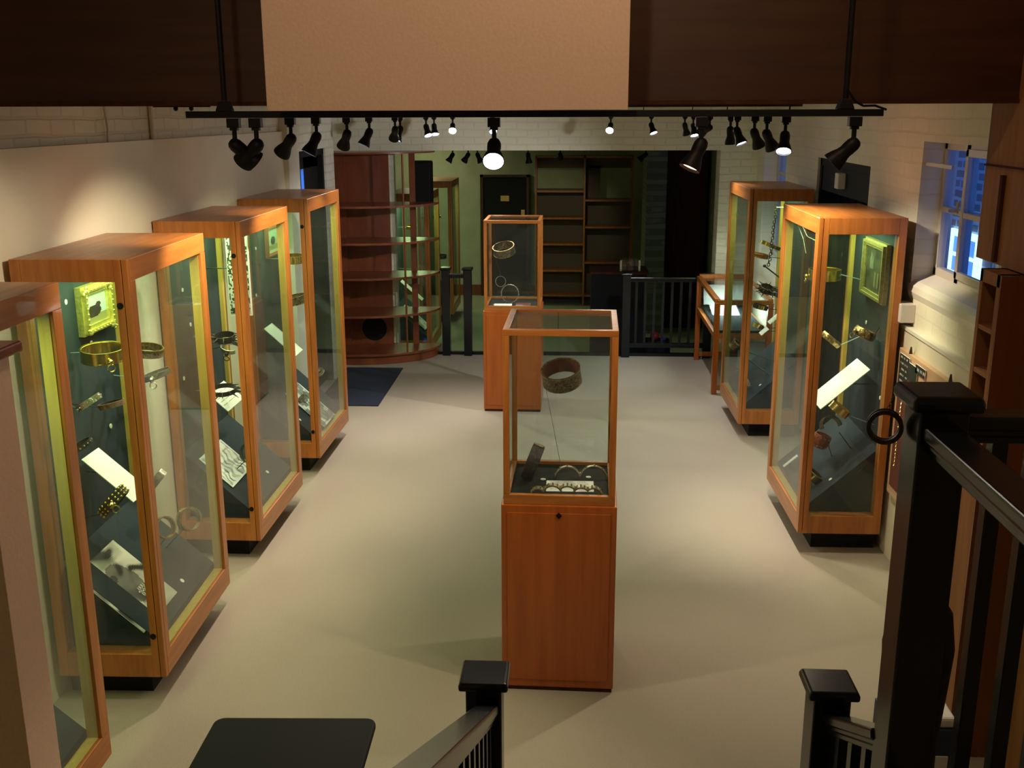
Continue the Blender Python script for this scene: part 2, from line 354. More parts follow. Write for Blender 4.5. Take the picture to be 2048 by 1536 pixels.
# outside, seen through the glass
tag(struct('wall_outside', box(4.0, 4.3, 2, 22, -2, 6), 'extbrick'), 'brick wall of the building across the yard', 'wall', kind='structure')
e = thing('outside_window', 'pale sash window with added glow on the brick building outside', 'window', (3.98, 10.72, 1.0))
f = MB()
for a, b, c, g in ((-.42, .42, 0, .06), (-.42, .42, .42, .48), (-.42, -.33, 0, .48), (.33, .42, 0, .48), (-.42, .42, .22, .25), (-.03, .03, 0, .48)): f.box(-.03, .02, a, b, c, g)
f.build('sash_frame', emit_mat('glow_white_sash', (.35, .68, 1.0), 3.2), e)  # daylight on the white frame, put in as emission
box(0, .015, -.36, .36, .03, .45).build('glow_pane', emit_mat('glow_pane_blue', (.08, .28, .95), 1.3), e)  # blue daylight on the pane, likewise emitted

# ------------------------------------------------------------------ tall glass cabinets
ZT, ZB = 2.067, .132
def picture_grid(fn, nu, nv, w, h, t=.004):
    """flat printed sheet in its local xy plane, with thickness"""
    m = MB()
    for i in range(nu):
        for j in range(nv):
            u0, u1, v0, v1 = i / nu, (i + 1) / nu, j / nv, (j + 1) / nv
            m.add([((u0 - .5) * w, (v0 - .5) * h, t), ((u1 - .5) * w, (v0 - .5) * h, t), ((u1 - .5) * w, (v1 - .5) * h, t), ((u0 - .5) * w, (v1 - .5) * h, t)],
                  [(0, 1, 2, 3)], False, fn((u0 + u1) / 2, (v0 + v1) / 2))
    o = len(m.v); hw, hh = w / 2, h / 2
    m.add([(-hw, -hh, 0), (hw, -hh, 0), (hw, hh, 0), (-hw, hh, 0), (-hw, -hh, t), (hw, -hh, t), (hw, hh, t), (-hw, hh, t)],
          [(0, 3, 2, 1), (0, 1, 5, 4), (1, 2, 6, 5), (2, 3, 7, 6), (3, 0, 4, 7)], False, (.8, .8, .8))
    return m
def cabinet(cx, cy, rot, side, label, locks=True, lit=True, watts=7.5, z0=0):
    """side=+1: fabric panel on the left (-x), glass toward +x; side=-1 mirrored"""
    t = thing('display_cabinet', label, 'display cabinet', (cx, cy, z0), (0, 0, R(rot)), 'tall teak and glass display cabinets')
    S = side
    def B(m, x0, x1, *r): return m.box(S * x0, S * x1, *r)
    B(MB(), -.25, .14, -.40, .40, 0, ZB).build('plinth', 'blackmatt', t)
    B(MB(), -.25, .25, -.47, .5, 1.972, ZT).build('top', 'wood_h', t, bevel=.003)
    B(MB(), -.25, .25, -.47, .5, ZB, .247).build('base', 'wood_h', t, bevel=.003)
    for (xa, xb, ya, yb) in ((.19, .25, -.47, -.425), (.195, .25, .432, .5), (-.25, -.20, .432, .5), (-.25, -.205, -.47, -.425)):
        B(MB(), xa, xb, ya, yb, .247, 1.972).build('corner_post', 'wood', t, bevel=.002)
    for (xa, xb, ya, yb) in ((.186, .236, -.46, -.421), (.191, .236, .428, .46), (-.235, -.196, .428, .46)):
        B(MB(), xa, xb, ya, yb, .249, 1.965).build('post_lit_face', 'lining', t)  # thin skins carrying painted lamplight on the posts' inner faces
    B(MB(), .19, .236, -.421, .428, .2475, .251).build('ledge', 'lining', t)  # same painted lamplight along the inner bottom rail
    d = MB(); B(d, -.25, -.205, -.5, -.472, ZB, ZT); B(d, .19, .222, -.5, -.472, ZB, ZT); B(d, -.205, .19, -.5, -.472, 1.972, ZT); B(d, -.205, .19, -.5, -.472, ZB, .247)
    dr = d.build('door', 'wood', t, bevel=.002)
    B(MB(), -.21, .195, -.489, -.484, .24, 1.98).build('door_glass', 'glass', dr)
    B(MB(), .225, .25, -.5, -.472, ZB, ZT).build('front_edge', 'wood', t, bevel=.002)
    if locks:
        for z in (1.872, .34):
            l = MB(); l.tube((S * .205, -.503, z), (S * .205, -.497, z), .014, n=16); l.tube((S * .205, -.507, z), (S * .205, -.503, z), .007, n=10); l.build('lock', 'lampblack', dr)
    B(MB(), .236, .241, -.43, .437, .24, 1.98).build('side_glass', 'glass', t)
    B(MB(), -.205, .20, .46, .465, .24, 1.98).build('end_glass', 'glass', t)
    B(MB(), -.248, -.222, -.425, .432, .247, 1.972).build('back_panel', 'teal', t)
    sl = MB(); sl.prism([(S * -.222, .66), (S * .19, .285), (S * .19, .248), (S * .165, .248), (S * -.222, .615)], -.42, .43, 1)
    sl.build('display_slope', 'slopefab', t)
    for y in (-.415, .415): MB().prism([(S * -.222, .25), (S * -.222, .612), (S * .165, .25)], y - .005, y + .005, 1).build('slope_cheek', 'teal', t)
    if lit:
        B(MB(), -.19, .16, -.38, .38, 1.966, 1.972).build('light_diffuser', 'cabtube', t)
        ld = bpy.data.lights.new('cabinet_light', 'AREA'); ld.shape = 'RECTANGLE'; ld.size = .28; ld.size_y = .7; ld.energy = watts; ld.color = (.66, 1.0, .40)
        lo = bpy.data.objects.new('cabinet_light', ld); COL.objects.link(lo); lo.parent = t; lo.location = (S * -.02, 0, 1.96)
    return t
cabinet(-2.101, 4.701, 1.39, 1, 'glass display cabinet on the left wall holding the small gilt framed picture and dog photograph')
cabinet(-2.108, 6.291, -.31, 1, 'glass display cabinet on the left wall with the tall white board of iron mail')
cabinet(-2.112, 7.862, -.5, 1, 'farthest of the left wall glass cabinets, next to the black mat')
cabinet(-2.085, 3.115, .5, 1, 'nearest glass display cabinet, cut by the left edge of the photo')
cabinet(1.669, 6.573, .58, -1, 'nearer glass display cabinet on the right wall with the gilt framed painting', locks=False)
cabinet(1.660, 8.908, .76, -1, 'farther glass display cabinet on the right wall with the hanging chain', locks=False)
cabinet(-1.95, 15.5, 0, 1, 'dim glass cabinet standing against the green wall in the lower room', locks=False, watts=5, z0=-.35)
cabinet(-1.96, 13.1, 0, 1, 'glass cabinet seen through the bays of the curved shelves', locks=False, watts=7, z0=-.35)

# ------------------------------------------------------------------ square pedestal cases
def pedestal(cx, cy, rot, label, wt):
    t = thing('pedestal_case', label, 'display case', (cx, cy, 0), (0, 0, R(rot)), 'square teak pedestal cases with glass tops')
    a, b = .262, .252
    box(-a + .006, a - .006, -a + .006, a - .006, 0, .03).build('plinth', 'darkpanel', t)
    box(-a, a, -a, a, .02, .935).build('cupboard', 'teakred', t, bevel=.004)
    box(-.235, .235, -a - .004, -a + .001, .06, .90).build('door', 'teakred', t, bevel=.002)
    l = MB(); l.add([(0, -a - .008, .905), (.014, -a - .008, .890), (0, -a - .008, .875), (-.014, -a - .008, .890), (0, -a - .003, .905), (.014, -a - .003, .890), (0, -a - .003, .875), (-.014, -a - .003, .890)],
                    [(0, 1, 2, 3), (0, 4, 5, 1), (1, 5, 6, 2), (2, 6, 7, 3), (3, 7, 4, 0)]); l.build('keyhole', 'lampblack', t)
    z0, z1 = .935, 1.742; p = .028
    for nm, za, zb in (('bottom_frame', z0, z0 + .045), ('top_frame', z1 - .028, z1)):
        f = MB()
        for y0, y1 in ((-b, -b + p), (b - p, b)): f.box(-b, b, y0, y1, za, zb)
        for x0, x1 in ((-b, -b + p), (b - p, b)): f.box(x0, x1, -b + p, b - p, za, zb)
        f.build(nm, 'wood_x', t, bevel=.002)
    for x0 in (-b, b - p):
        for y0 in (-b, b - p): box(x0, x0 + p, y0, y0 + p, z0 + .045, z1 - .028).build('case_post', 'wood', t, bevel=.002)
    g = MB(); i = b - .012
    g.box(-i, i, -i, -i + .004, z0 + .03, z1 - .01); g.box(-i, i, i - .004, i, z0 + .03, z1 - .01); g.box(-i, -i + .004, -i, i, z0 + .03, z1 - .01); g.box(i - .004, i, -i, i, z0 + .03, z1 - .01)
    g.build('side_glass', 'glass', t)
    box(-i, i, -i, i, z1 - .01, z1 - .006).build('top_glass', 'glass', t)
    box(-b + p, b - p, -b + p, b - p, z0, .965).build('display_floor', 'blackmatt', t)
    return t
pedestal(-.032, 4.662, -1.19, 'nearer square teak pedestal case in the middle of the floor', 0)
pedestal(-.508, 9.411, -.73, 'farther square teak pedestal case by the opening to the lower room', 0)

# ------------------------------------------------------------------ collars and other exhibits
RODR = .0028
def collar(label, loc, r, h, mat, rot=(0, 0, 0), arc=(0, 360), ell=1.0, t=.004, studs=0, studmat='brass', lock=None, rod=None, rodmat='rod', edge=None, flare=0, spikes=0, plate=None, wave=0, lining=None, group='dog collars on display'):
    e = thing('dog_collar', label, 'collar', loc, (R(rot[0]), R(rot[1]), R(rot[2])), group)
    MB().band(r, r * ell, h, t, arc[0], arc[1], 44, flare, wave).build('band', mat, e)
    if lining: MB().band(r - .0025, (r - .0025) * ell, h * .97, .002, arc[0], arc[1], 40).build('lining', lining, e)
    if edge:
        m = MB()
        for z in (-h / 2, h / 2): m.band(r - .001, r * ell - .001, .005, t + .003, arc[0], arc[1], 44) if False else None
        for z in (-h / 2, h / 2):
            q = MB().band(r - .001, r * ell - .001, .006, t + .003, arc[0], arc[1], 44)
            m.add([(x, y, zz + z) for x, y, zz in q.v], q.f, True)
        m.build('rim', edge, e)
    if studs:
        m = MB(); n = studs
        rows = 1 if h < .03 else 2 if h < .05 else 3
        for i in range(n):
            a = R(arc[0] + (arc[1] - arc[0]) * (i + .5) / n)
            for q in range(rows):
                z = (q - (rows - 1) / 2) * h / rows
                m.ball(((r + t + .001) * math.cos(a), (r * ell + t + .001) * math.sin(a), z), .0045 if h < .05 else .006, 4)
        m.build('studs', studmat, e)
    if spikes:
        m = MB()
        for i in range(spikes):
            a = 2 * PI * i / spikes + random.uniform(-.1, .1)
            for z in (-h / 3, h / 3):
                c = Vector((r * math.cos(a), r * ell * math.sin(a), z)); o = Vector((math.cos(a), math.sin(a), random.uniform(-.5, .5)))
                m.tube(c, c + o * .045, .006, .0012, 6)
        m.build('spikes', mat, e)
    if lock is not None:
        a = R(lock); c = Vector(((r + t) * math.cos(a), (r * ell + t) * math.sin(a), -h * .2)); o = Vector((math.cos(a), math.sin(a), 0))
        m = MB(); m.ball(c + o * .012, .014, 6); q = [c + o * .016 + Vector((-o.y * .017 * math.cos(k * PI / 6), o.x * .017 * math.cos(k * PI / 6), -.012 - .017 + .017 * math.sin(k * PI / 6))) for k in range(13)]
        m.path(q, .003, 6); m.build('padlock', studmat, e)
    if plate is not None:
        a = R(plate); m = MB(); m.band(r + t, (r + t) * ell, h * .8, .003, plate - 22, plate + 22, 10); m.build('name_plate', studmat, e)
    if rod:
        # rod: world space end point on the panel, converted to local
        mw = Matrix.LocRotScale(Vector(loc), Euler((R(rot[0]), R(rot[1]), R(rot[2]))), None).inverted()
        end = mw @ Vector(rod); st = Vector((end.x, end.y, end.z))
        d2 = Vector((end.x, end.y, 0)); 
        if d2.length < 1e-4: d2 = Vector((1, 0, 0))
        st = d2.normalized() * r; st = Vector((st.x, st.y * ell, 0))
        MB().tube(st, end, *((.0012, .0012) if 'pedestal' in group else (.0028, .0028)), 8).build('mounting_rod', rodmat, e)
    return e
PL = -2.323  # face of the left fabric panels
# cabinet A
collar('wide polished brass collar below the gilt frame in the second left cabinet', (-2.165, 4.60, 1.575), .095, .052, 'brass', (6, 0, 20), rod=(PL, 4.60, 1.575), edge='brass', lining='brass', lock=-70)
collar('narrow dark gold collar right of the wide brass collar', (-2.09, 4.93, 1.515), .075, .034, 'bronze', (4, 8, -10), rod=(PL, 4.93, 1.54), edge='brass', ell=.8)
collar('worn silver collar with padlock hanging, upper right of the second left cabinet', (-2.10, 5.03, 1.365), .07, .03, 'silver', (0, -18, 10), ell=.75, lock=-100, studmat='silver', rod=(PL, 5.03, 1.36))
collar('pale studded leather strap collar tilted upward, second left cabinet', (-2.16, 4.40, 1.395), .062, .028, 'silver', (0, -32, 0), ell=.5, studs=16, studmat='silver', rod=(PL, 4.40, 1.40), rodmat='roddark')
collar('plain brown leather collar beside the pale studded strap', (-2.13, 4.56, 1.34), .06, .026, 'leatherb', (0, -14, 0), ell=.6, lining='leather', rod=(PL, 4.56, 1.34), rodmat='roddark')
collar('dark curved studded collar above the long white card', (-2.2, 4.35, 1.20), .06, .024, 'leather', (10, -30, 0), ell=.7, studs=18, studmat='silver', rod=(PL, 4.35, 1.22), rodmat='roddark')
collar('black leather collar with brass studs and ring in front of the white card', (-2.115, 4.44, .905), .085, .05, 'leather', (0, -48, 0), ell=.55, studs=22, lock=-80, studmat='brass', rod=(PL, 4.44, .80), rodmat='roddark')
collar('silver filigree collar at the right end of the long white card', (-2.09, 4.90, .85), .05, .04, 'silver', (0, -50, 10), ell=.6, rod=(PL, 4.9, .86), rodmat='roddark', wave=.03)
collar('small brass collar low in the second left cabinet above the slope', (-2.06, 4.86, .60), .052, .032, 'brass', (70, 0, 60), rod=(-2.11, 4.86, .48), rodmat='roddark', edge='brass')
collar('upright silver and gold collar near the lower right of the second left cabinet', (-1.975, 4.98, .60), .058, .036, 'silver', (72, 0, 55), rod=(-2.08, 4.9, .47), rodmat='roddark', edge='brass')
# cabinet B
collar('spiked iron collar high in the third left cabinet', (-2.125, 6.17, 1.315), .06, .04, 'iron', (10, 0, 0), spikes=10, rod=(PL, 6.17, 1.32))
collar('hooked iron collar under the mail board, third left cabinet', (-2.12, 6.25, 1.235), .055, .03, 'silver', (20, 10, 0), arc=(20, 320), lock=-90, studmat='iron', rod=(PL, 6.25, 1.2), rodmat='roddark')
collar('black spiked iron collar lying over the white card, third left cabinet', (-2.15, 6.15, .985), .075, .03, 'iron', (8, 0, 0), spikes=14, rod=(PL, 6.15, .98))
collar('black iron ring collar standing on the slope of the third left cabinet', (-2.03, 6.2, .56), .06, .03, 'iron', (80, 0, 50), rod=(-2.13, 6.16, .44), rodmat='roddark')
# cabinet C
collar('wide brass collar at the top of the farthest left cabinet', (-2.115, 7.85, 1.575), .07, .05, 'brass', (5, 0, 0), edge='brass', rod=(PL, 7.85, 1.575), studs=14)
collar('engraved brass plate collar below the wide one in the farthest left cabinet', (-2.10, 7.82, 1.265), .07, .06, 'engraved', (0, -12, 20), edge='brass', rod=(PL, 7.82, 1.22), rodmat='roddark')
collar('tiny gold and leather collar on the slope of the farthest left cabinet', (-2.02, 8.1, .62), .03, .02, 'brass', (30, -30, 0), edge='silver', rod=(-2.1, 8.1, .48), rodmat='roddark')
collar('faint pale collar on the lower slope of the farthest left cabinet', (-2.02, 7.5, .56), .032, .022, 'silver', (20, -40, 0), rod=(-2.1, 7.5, .5), rodmat='roddark')
# cabinet D
PR = 1.887
collar('broad brass collar high in the nearer right cabinet', (1.65, 6.80, 1.635), .10, .062, 'brass', (3, 0, 0), edge='brass', lining='brass', rod=(PR, 6.8, 1.60), lock=180, ell=.8)
collar('carved bronze collar with shell clasp and ring, nearer right cabinet', (1.80, 6.32, 1.345), .055, .055, 'bronze', (0, 25, 0), spikes=0, studs=12, studmat='bronze', lock=200, flare=.01, rod=(PR, 6.32, 1.38), rodmat='roddark', wave=.06)
collar('long filigree silver gilt collar hanging at left in the nearer right cabinet', (1.66, 6.55, 1.255), .065, .04, 'bronze', (0, 38, 0), ell=.45, wave=.06, flare=.006, rod=(PR, 6.55, 1.30))
collar('bright brass collar in front of the slanting white card, nearer right cabinet', (1.655, 6.20, .895), .062, .04, 'brass', (5, 36, 0), ell=.75, edge='brass', lining='brass', rod=(1.87, 6.2, .80), rodmat='rod')
collar('dark half open leather collar under the brass one, nearer right cabinet', (1.65, 6.35, .74), .065, .045, 'leather', (60, 0, 20), arc=(0, 190), rod=(1.8, 6.4, .58), rodmat='roddark')
collar('ornate red leather collar with metal fringe, nearer right cabinet', (1.63, 6.5, .60), .05, .09, 'redleather', (10, 20, 0), studs=12, studmat='silver', ell=.6, flare=.008, rod=(1.72, 6.5, .46), rodmat='roddark')
collar('dark collar with gold tag at the bottom of the nearer right cabinet slope', (1.555, 6.33, .42), .055, .05, 'leather', (10, 40, 0), ell=.7, plate=-80, edge='brass')
# cabinet E
collar('thin gold collar crossing the hanging chain, farther right cabinet', (1.66, 8.74, 1.585), .085, .022, 'brass', (0, 22, 0), ell=.7, edge='brass', rod=(PR, 8.74, 1.54), rodmat='roddark')
collar('red collar with gold studs in the farther right cabinet', (1.60, 8.85, 1.485), .065, .03, 'redleather', (0, 10, 0), studs=10, rod=(PR, 8.85, 1.45), rodmat='roddark', edge='brass')
collar('bunch of iron spikes collar in the farther right cabinet', (1.64, 8.7, 1.225), .05, .05, 'iron', (20, 10, 0), spikes=16, rod=(PR, 8.7, 1.20), rodmat='roddark')
collar('second small spiked iron collar behind the spiked bunch, farther right cabinet', (1.75, 8.95, 1.16), .045, .03, 'iron', (20, 10, 0), spikes=14, rod=(PR, 8.95, 1.14), rodmat='roddark')
collar('dark leather collar with brass plate low in the farther right cabinet', (1.62, 8.8, 1.055), .06, .04, 'leather', (0, 14, 0), ell=.6, plate=-90, rod=(PR, 8.8, 1.02), rodmat='roddark')
collar('small square brass buckle collar under the dark leather one, farther right cabinet', (1.60, 8.75, .90), .045, .035, 'brass', (0, 20, 0), ell=.5, rod=(PR, 8.75, .88), rodmat='roddark')
collar('old gold tube collar at the left pane of the farther right cabinet', (1.47, 9.05, .665), .045, .06, 'bronze', (15, 40, 0), edge='brass', rod=(1.80, 8.85, .56), rodmat='roddark')
collar('silver scale collar lying on the slope of the farther right cabinet', (1.52, 8.6, .43), .05, .028, 'silver', (0, 62, 0), ell=.4, wave=.05)
# case P
collar('large dark engraved collar floating high in the nearer pedestal case', (-.033, 4.66, 1.478), .085, .070, 'engraved', (16, -15, 20), edge='bronze', lining=M['redleather'] if False else 'maroon', rod=(-.033, 4.86, .966), rodmat='rod', t=.005, group='collars in the pedestal cases')
collar('black leather collar standing on edge at left in the nearer pedestal case', (-.165, 4.69, 1.045), .080, .058, 'leather', (110, 0, 84), ell=1, plate=75, studmat='bronze', t=.007, group='collars in the pedestal cases')
def hinged(label, arcs, y, zb, w, mat, lining):
    e = thing('hinged_collar', label, 'collar', (0, y, 0), (0, 0, 0), 'collars in the pedestal cases')
    for (cx, r, a0, a1) in arcs:
        q = MB().band(r, r, w, .004, a0, a1, 20)
        b = MB().add([(x + cx, z, yy + zb) for x, yy, z in q.v], q.f, True); b.build('segment', mat, e)
        s = MB(); s.band(r - .003, r - .003, w * .96, .002, a0, a1, 20)
        MB().add([(x + cx, z, yy + zb) for x, yy, z in s.v], s.f, True).build('lining', lining, e)
        g = MB()
        for k in range(5):
            a = R(a0 + (a1 - a0) * (k + .5) / 5)
            for zz in (-w * .25, w * .25): g.ball((cx + (r + .005) * math.cos(a), zz, zb + (r + .005) * math.sin(a)), .0045, 4)
        g.build('studs', 'brass', e)
    return e
hinged('open hinged silver collar of two arches in the nearer pedestal case', [(.0, .058, 5, 178), (.123, .062, 0, 172)], 4.68, .968, .02, 'silver', 'maroon')
hinged('open hinged silver collar of five small arches at the front of the nearer pedestal case', [(-.133, .030, 30, 172), (-.068, .045, 25, 150), (.0, .044, 35, 145), (.063, .038, 35, 150), (.118, .036, 0, 140)], 4.46, .968, .035, 'silver', 'engraved')
# case Q
collar('engraved silver collar high in the farther pedestal case', (-.598, 9.40, 1.455), .095, .068, 'engraved', (20, -10, 0), edge='bronze', rod=(-.58, 9.55, .966), rodmat='roddark', group='collars in the pedestal cases')
collar('small thin silver ring collar in the farther pedestal case', (-.63, 9.4, 1.165), .045, .012, 'silver', (78, 20, 10), rod=(-.62, 9.5, .966), rodmat='roddark', group='collars in the pedestal cases')
collar('larger silver ring collar standing low in the farther pedestal case', (-.545, 9.40, 1.053), .080, .014, 'silver', (80, 0, 20), studs=20, studmat='silver', group='collars in the pedestal cases')
# lower room exhibits
collar('tiny brass collar in the cabinet seen between the curved shelves', (-1.95, 12.75, 1.30), .06, .04, 'brass', (5, 0, 0), rod=(-2.18, 12.75, 1.30))
collar('round brass boss collar lower in the cabinet behind the curved shelves', (-1.86, 12.72, .78), .06, .05, 'brass', (80, 0, 0), rod=(-2.18, 12.72, .80))
collar('flat gold collar at the top of the dim cabinet in the lower room', (-1.95, 15.2, 1.20), .06, .03, 'brass', (5, 0, 0), rod=(-2.17, 15.2, 1.2))
collar('dark collar in the middle of the dim cabinet in the lower room', (-1.9, 15.3, .60), .07, .05, 'leather', (5, 0, 0), rod=(-2.17, 15.3, .62))

# cards, photographs and pictures
def sheet(name, label, cat, loc, rot, w, h, fn=None, nu=2, nv=2, lines=0, t=.004, group=None, legs=None):
    e = thing(name, label, cat, loc, rot, group)
    if fn: picture_grid(fn, nu, nv, w, h, t).build('print', 'print', e)
    else:
        box(-w / 2, w / 2, -h / 2, h / 2, 0, t).build('card', 'card', e)
        if lines:
            m = MB(); cols = 3 if w > h else 1; cw = w * .8 / cols
            for c in range(cols):
                for k in range(lines):
                    x0 = -w * .42 + c * (cw + w * .02); y = h * .40 - k * h * .8 / lines; L_ = cw * random.uniform(.6, .95)
                    m.box(x0, x0 + L_, y - h * .012, y + h * .012, t, t + .0004)
            m.build('printed_lines', 'cardink', e)
    if legs:
        m = MB(); q = Matrix.LocRotScale(Vector(loc), Euler(rot), None).inverted()
        for a, b in legs: m.tube(q @ Vector(a), q @ Vector(b), .0025, .0025, 6)
        m.build('mounting_rod', 'roddark', e)
    return e
SL = math.atan2(.375, .412)   # slope of the display boards
def n2(x, y, s=0):
    v = math.sin(x * 12.9898 + y * 78.233 + s * 3.7) * 43758.5453; return v - math.floor(v)
def vn(x, y, s=0):
    xi, yi = math.floor(x), math.floor(y); fx, fy = x - xi, y - yi; fx = fx * fx * (3 - 2 * fx); fy = fy * fy * (3 - 2 * fy)
    a = n2(xi, yi, s) * (1 - fx) + n2(xi + 1, yi, s) * fx; b = n2(xi, yi + 1, s) * (1 - fx) + n2(xi + 1, yi + 1, s) * fx
    return a * (1 - fy) + b * fy
def dog_photo(u, v):
    """sepia print: dark dog head in profile, studded collar, blotchy light ground"""
    w = vn(u * 4, v * 4, 2); k = vn(u * 6 + 3 * w, v * 7 - 2 * w, 5)
    g = max(0, min(1, (k - .32) * 2.6))
    if ((u - .52) / .24) ** 2 + ((v - .52) / .30) ** 2 < 1: g *= .25                    # dark head
    if ((u - .40) / .07) ** 2 + ((v - .66) / .05) ** 2 < 1: g = .02                     # nose
    if abs((u - .62) - (v - .35) * -.3) < .10 and .22 < v < .40: g = .85 if (int(u * 44) + int(v * 36)) % 2 else .05   # beaded collar
    if v < .20 and u > .35: g = .55 + .4 * k
    g = .03 + .62 * g
    return (g, g * .90, g * .80)
def engraving(u, v):
    if min(u, 1 - u, v, 1 - v) < .04: return (.80, .82, .80)
    if min(u, 1 - u, v, 1 - v) < .055: return (.35, .36, .35)
    g = .78 - .45 * (abs(math.sin(u * 22 + 5 * vn(u * 4, v * 6, 3))) > .8) * vn(u * 6, v * 6, 9) * 1.6
    if vn(u * 5, v * 8, 4) > .62: g *= .6
    return (g, g * 1.01, g * .98)
def scroll(u, v):
    g = .03 if vn(u * 9, v * 22, 11) > .45 else .62
    if (math.sin(v * 55) * math.sin(u * 26 + v * 30)) > .3: g = .04 if g > .5 else .5
    return (g, g * .97, g * .9)
# rotation: sheet local x runs along world y (depth), local y runs up the slope
def slope_rot(side): return Matrix(((0, -side * math.cos(SL), side * math.sin(SL)), (1, 0, 0), (0, math.sin(SL), math.cos(SL)))).to_euler() if side > 0 else Matrix(((0, math.cos(SL), -math.sin(SL)), (-1, 0, 0), (0, math.sin(SL), math.cos(SL)))).to_euler()
RL, RR = slope_rot(1), slope_rot(-1)
def on_slope(x, up=0): return .66 - (x + 2.33) * (.375 / .412) + up
sheet('text_card', 'long white text card tilted above the slope of the second left cabinet', 'card', (-2.165, 4.595, .978), RL, .18, .31, lines=0, legs=[((-2.17, 4.63, .975), (PL, 4.63, .98))])
sheet('dog_photograph', 'sepia photograph of a collared dog on the slope of the second left cabinet', 'photograph', (-2.105, 4.475, on_slope(-2.105, .003) + .004), RL, .42, .41, fn=dog_photo, nu=60, nv=48)
sheet('text_card', 'white text card under the black spiked collar, third left cabinet', 'card', (-2.19, 6.30, .905), RL, .32, .17, lines=5, legs=[((-2.19, 6.3, .905), (PL, 6.3, .9))])
sheet('engraving_print', 'bordered black and white hunting engraving on the slope, third left cabinet', 'print', (-2.16, 6.13, on_slope(-2.16, .003) + .004), RL, .40, .27, fn=engraving, nu=56, nv=44)
sheet('text_card', 'white text card slanting at the front of the farthest left cabinet', 'card', (-2.175, 7.64, .985), RL, .22, .31, lines=0, legs=[((-2.175, 7.64, .985), (PL, 7.64, .98))])
sheet('engraving_print', 'dark and light engraving on the slope of the farthest left cabinet', 'print', (-2.05, 7.86, on_slope(-2.05, .003) + .004), RL, .36, .40, fn=lambda u, v: tuple(c * (.35 if vn(u * 7, v * 9, 21) < .55 else 1.1) for c in engraving(u, v)), nu=46, nv=46)
sheet('text_card', 'long white text card slanting in the nearer right cabinet', 'card', (1.70, 6.42, 1.0), RR, .30, .38, lines=0, legs=[((1.70, 6.42, 1.0), (PR, 6.42, 1.0))])
sheet('text_card', 'upper white card at the right of the farther right cabinet', 'card', (1.72, 8.66, .985), RR, .12, .13, legs=[((1.72, 8.66, .985), (PR, 8.66, .98))])
sheet('text_card', 'lower white card below the upper one, farther right cabinet', 'card', (1.625, 8.60, .885), RR, .12, .08, legs=[((1.625, 8.6, .885), (PR, 8.6, .89))])
sheet('paper_strip', 'narrow pale paper strip on the slope of the nearer right cabinet', 'paper', (1.515, 6.80, .355), RR, .035, .12)
sheet('text_card', 'white text card lying flat in the nearer pedestal case', 'card', (.012, 4.565, .967), (R(4), 0, 0), .22, .12, lines=8)
sheet('text_card', 'white text card lying flat in the farther pedestal case', 'card', (-.60, 9.25, .967), (R(6), 0, 0), .16, .11, lines=4)
sheet('leather_sample', 'small dark red leather piece beside the card in the farther pedestal case', 'leather', (-.42, 9.30, .967), (0, 0, 0), .13, .10, fn=lambda u, v: (.12 + .1 * vn(u * 6, v * 6), .03, .04), nu=6, nv=6, t=.01)
sheet('text_card', 'pale slanting card in the cabinet behind the curved shelves', 'card', (-1.98, 12.85, .50), RL, .16, .36, legs=[((-1.98, 12.85, .5), (-2.18, 12.85, .5))])
sheet('engraving_print', 'pale print on the slope of the cabinet behind the curved shelves', 'print', (-1.97, 13.0, -.35 + .66 - .21 * .9 + .012), RL, .34, .40, fn=engraving, nu=24, nv=24)
# tall white board with iron mail
e = thing('mail_board', 'tall white board faced with black iron mail, third left cabinet', 'board', (-2.085, 6.40, 1.41), (0, 0, 0))
box(-.07, .07, 0, .02, 0, .56).build('board', 'card', e)
picture_grid(scroll, 18, 76, .13, .54, .003).build('iron_mail', 'print', e, loc=(0, -.001, .285), rot=(PI / 2, 0, 0))
m = MB(); m.tube((-.07, .01, .3), (-.238, .01, .3), .004, .004, 6); m.build('mounting_rod', 'roddark', e)

# gilt framed pictures
def framed(label, loc, side, w, h, d, fn, bar=.035, ornate=True, mat='gilt', rot=0):
    """hangs on a fabric panel; local x along the wall, local z up, front toward the room"""
    e = thing('framed_picture', label, 'picture', loc, (0, 0, R(90 if side > 0 else -90) + R(rot)), 'framed paintings in the cabinets')
    f = MB(); hw, hh = w / 2, h / 2
    for k, (b0, dd) in enumerate(((0, d * .6), (bar * .25, d), (bar * .6, d * .75))):
        b1 = (bar * .25, bar * .6, bar)[k]
        f.box(-hw + b0, hw - b0, -dd, 0, hh - b1, hh - b0); f.box(-hw + b0, hw - b0, -dd, 0, -hh + b0, -hh + b1)
        f.box(-hw + b0, -hw + b1, -dd, 0, -hh + b1, hh - b1); f.box(hw - b1, hw - b0, -dd, 0, -hh + b1, hh - b1)
    f.build('frame', mat, e)
    if ornate:
        g = MB()
        for sx in (-1, 1):
            for sz in (-1, 1):
                for k in range(9):
                    a = random.uniform(0, 2 * PI); q = random.uniform(0, bar * .7)
                    g.ball((sx * (hw - bar * .4) + q * math.cos(a), -d * .95, sz * (hh - bar * .4) + q * math.sin(a)), random.uniform(.006, .012), 5)
        for k in range(8):
            for sx in (-1, 1): g.ball((sx * (hw - bar * .4), -d, -hh + h * (k + 1) / 9), .006, 5)
            for sz in (-1, 1): g.ball((-hw + w * (k + 1) / 9, -d, sz * (hh - bar * .4)), .006, 5)
        g.build('corner_ornament', mat, e)
    picture_grid(fn, 24, 24, w - 2 * bar + .004, h - 2 * bar + .004, .002).build('canvas', 'print', e, loc=(0, -d * .45, 0), rot=(PI / 2, 0, 0))
    return e
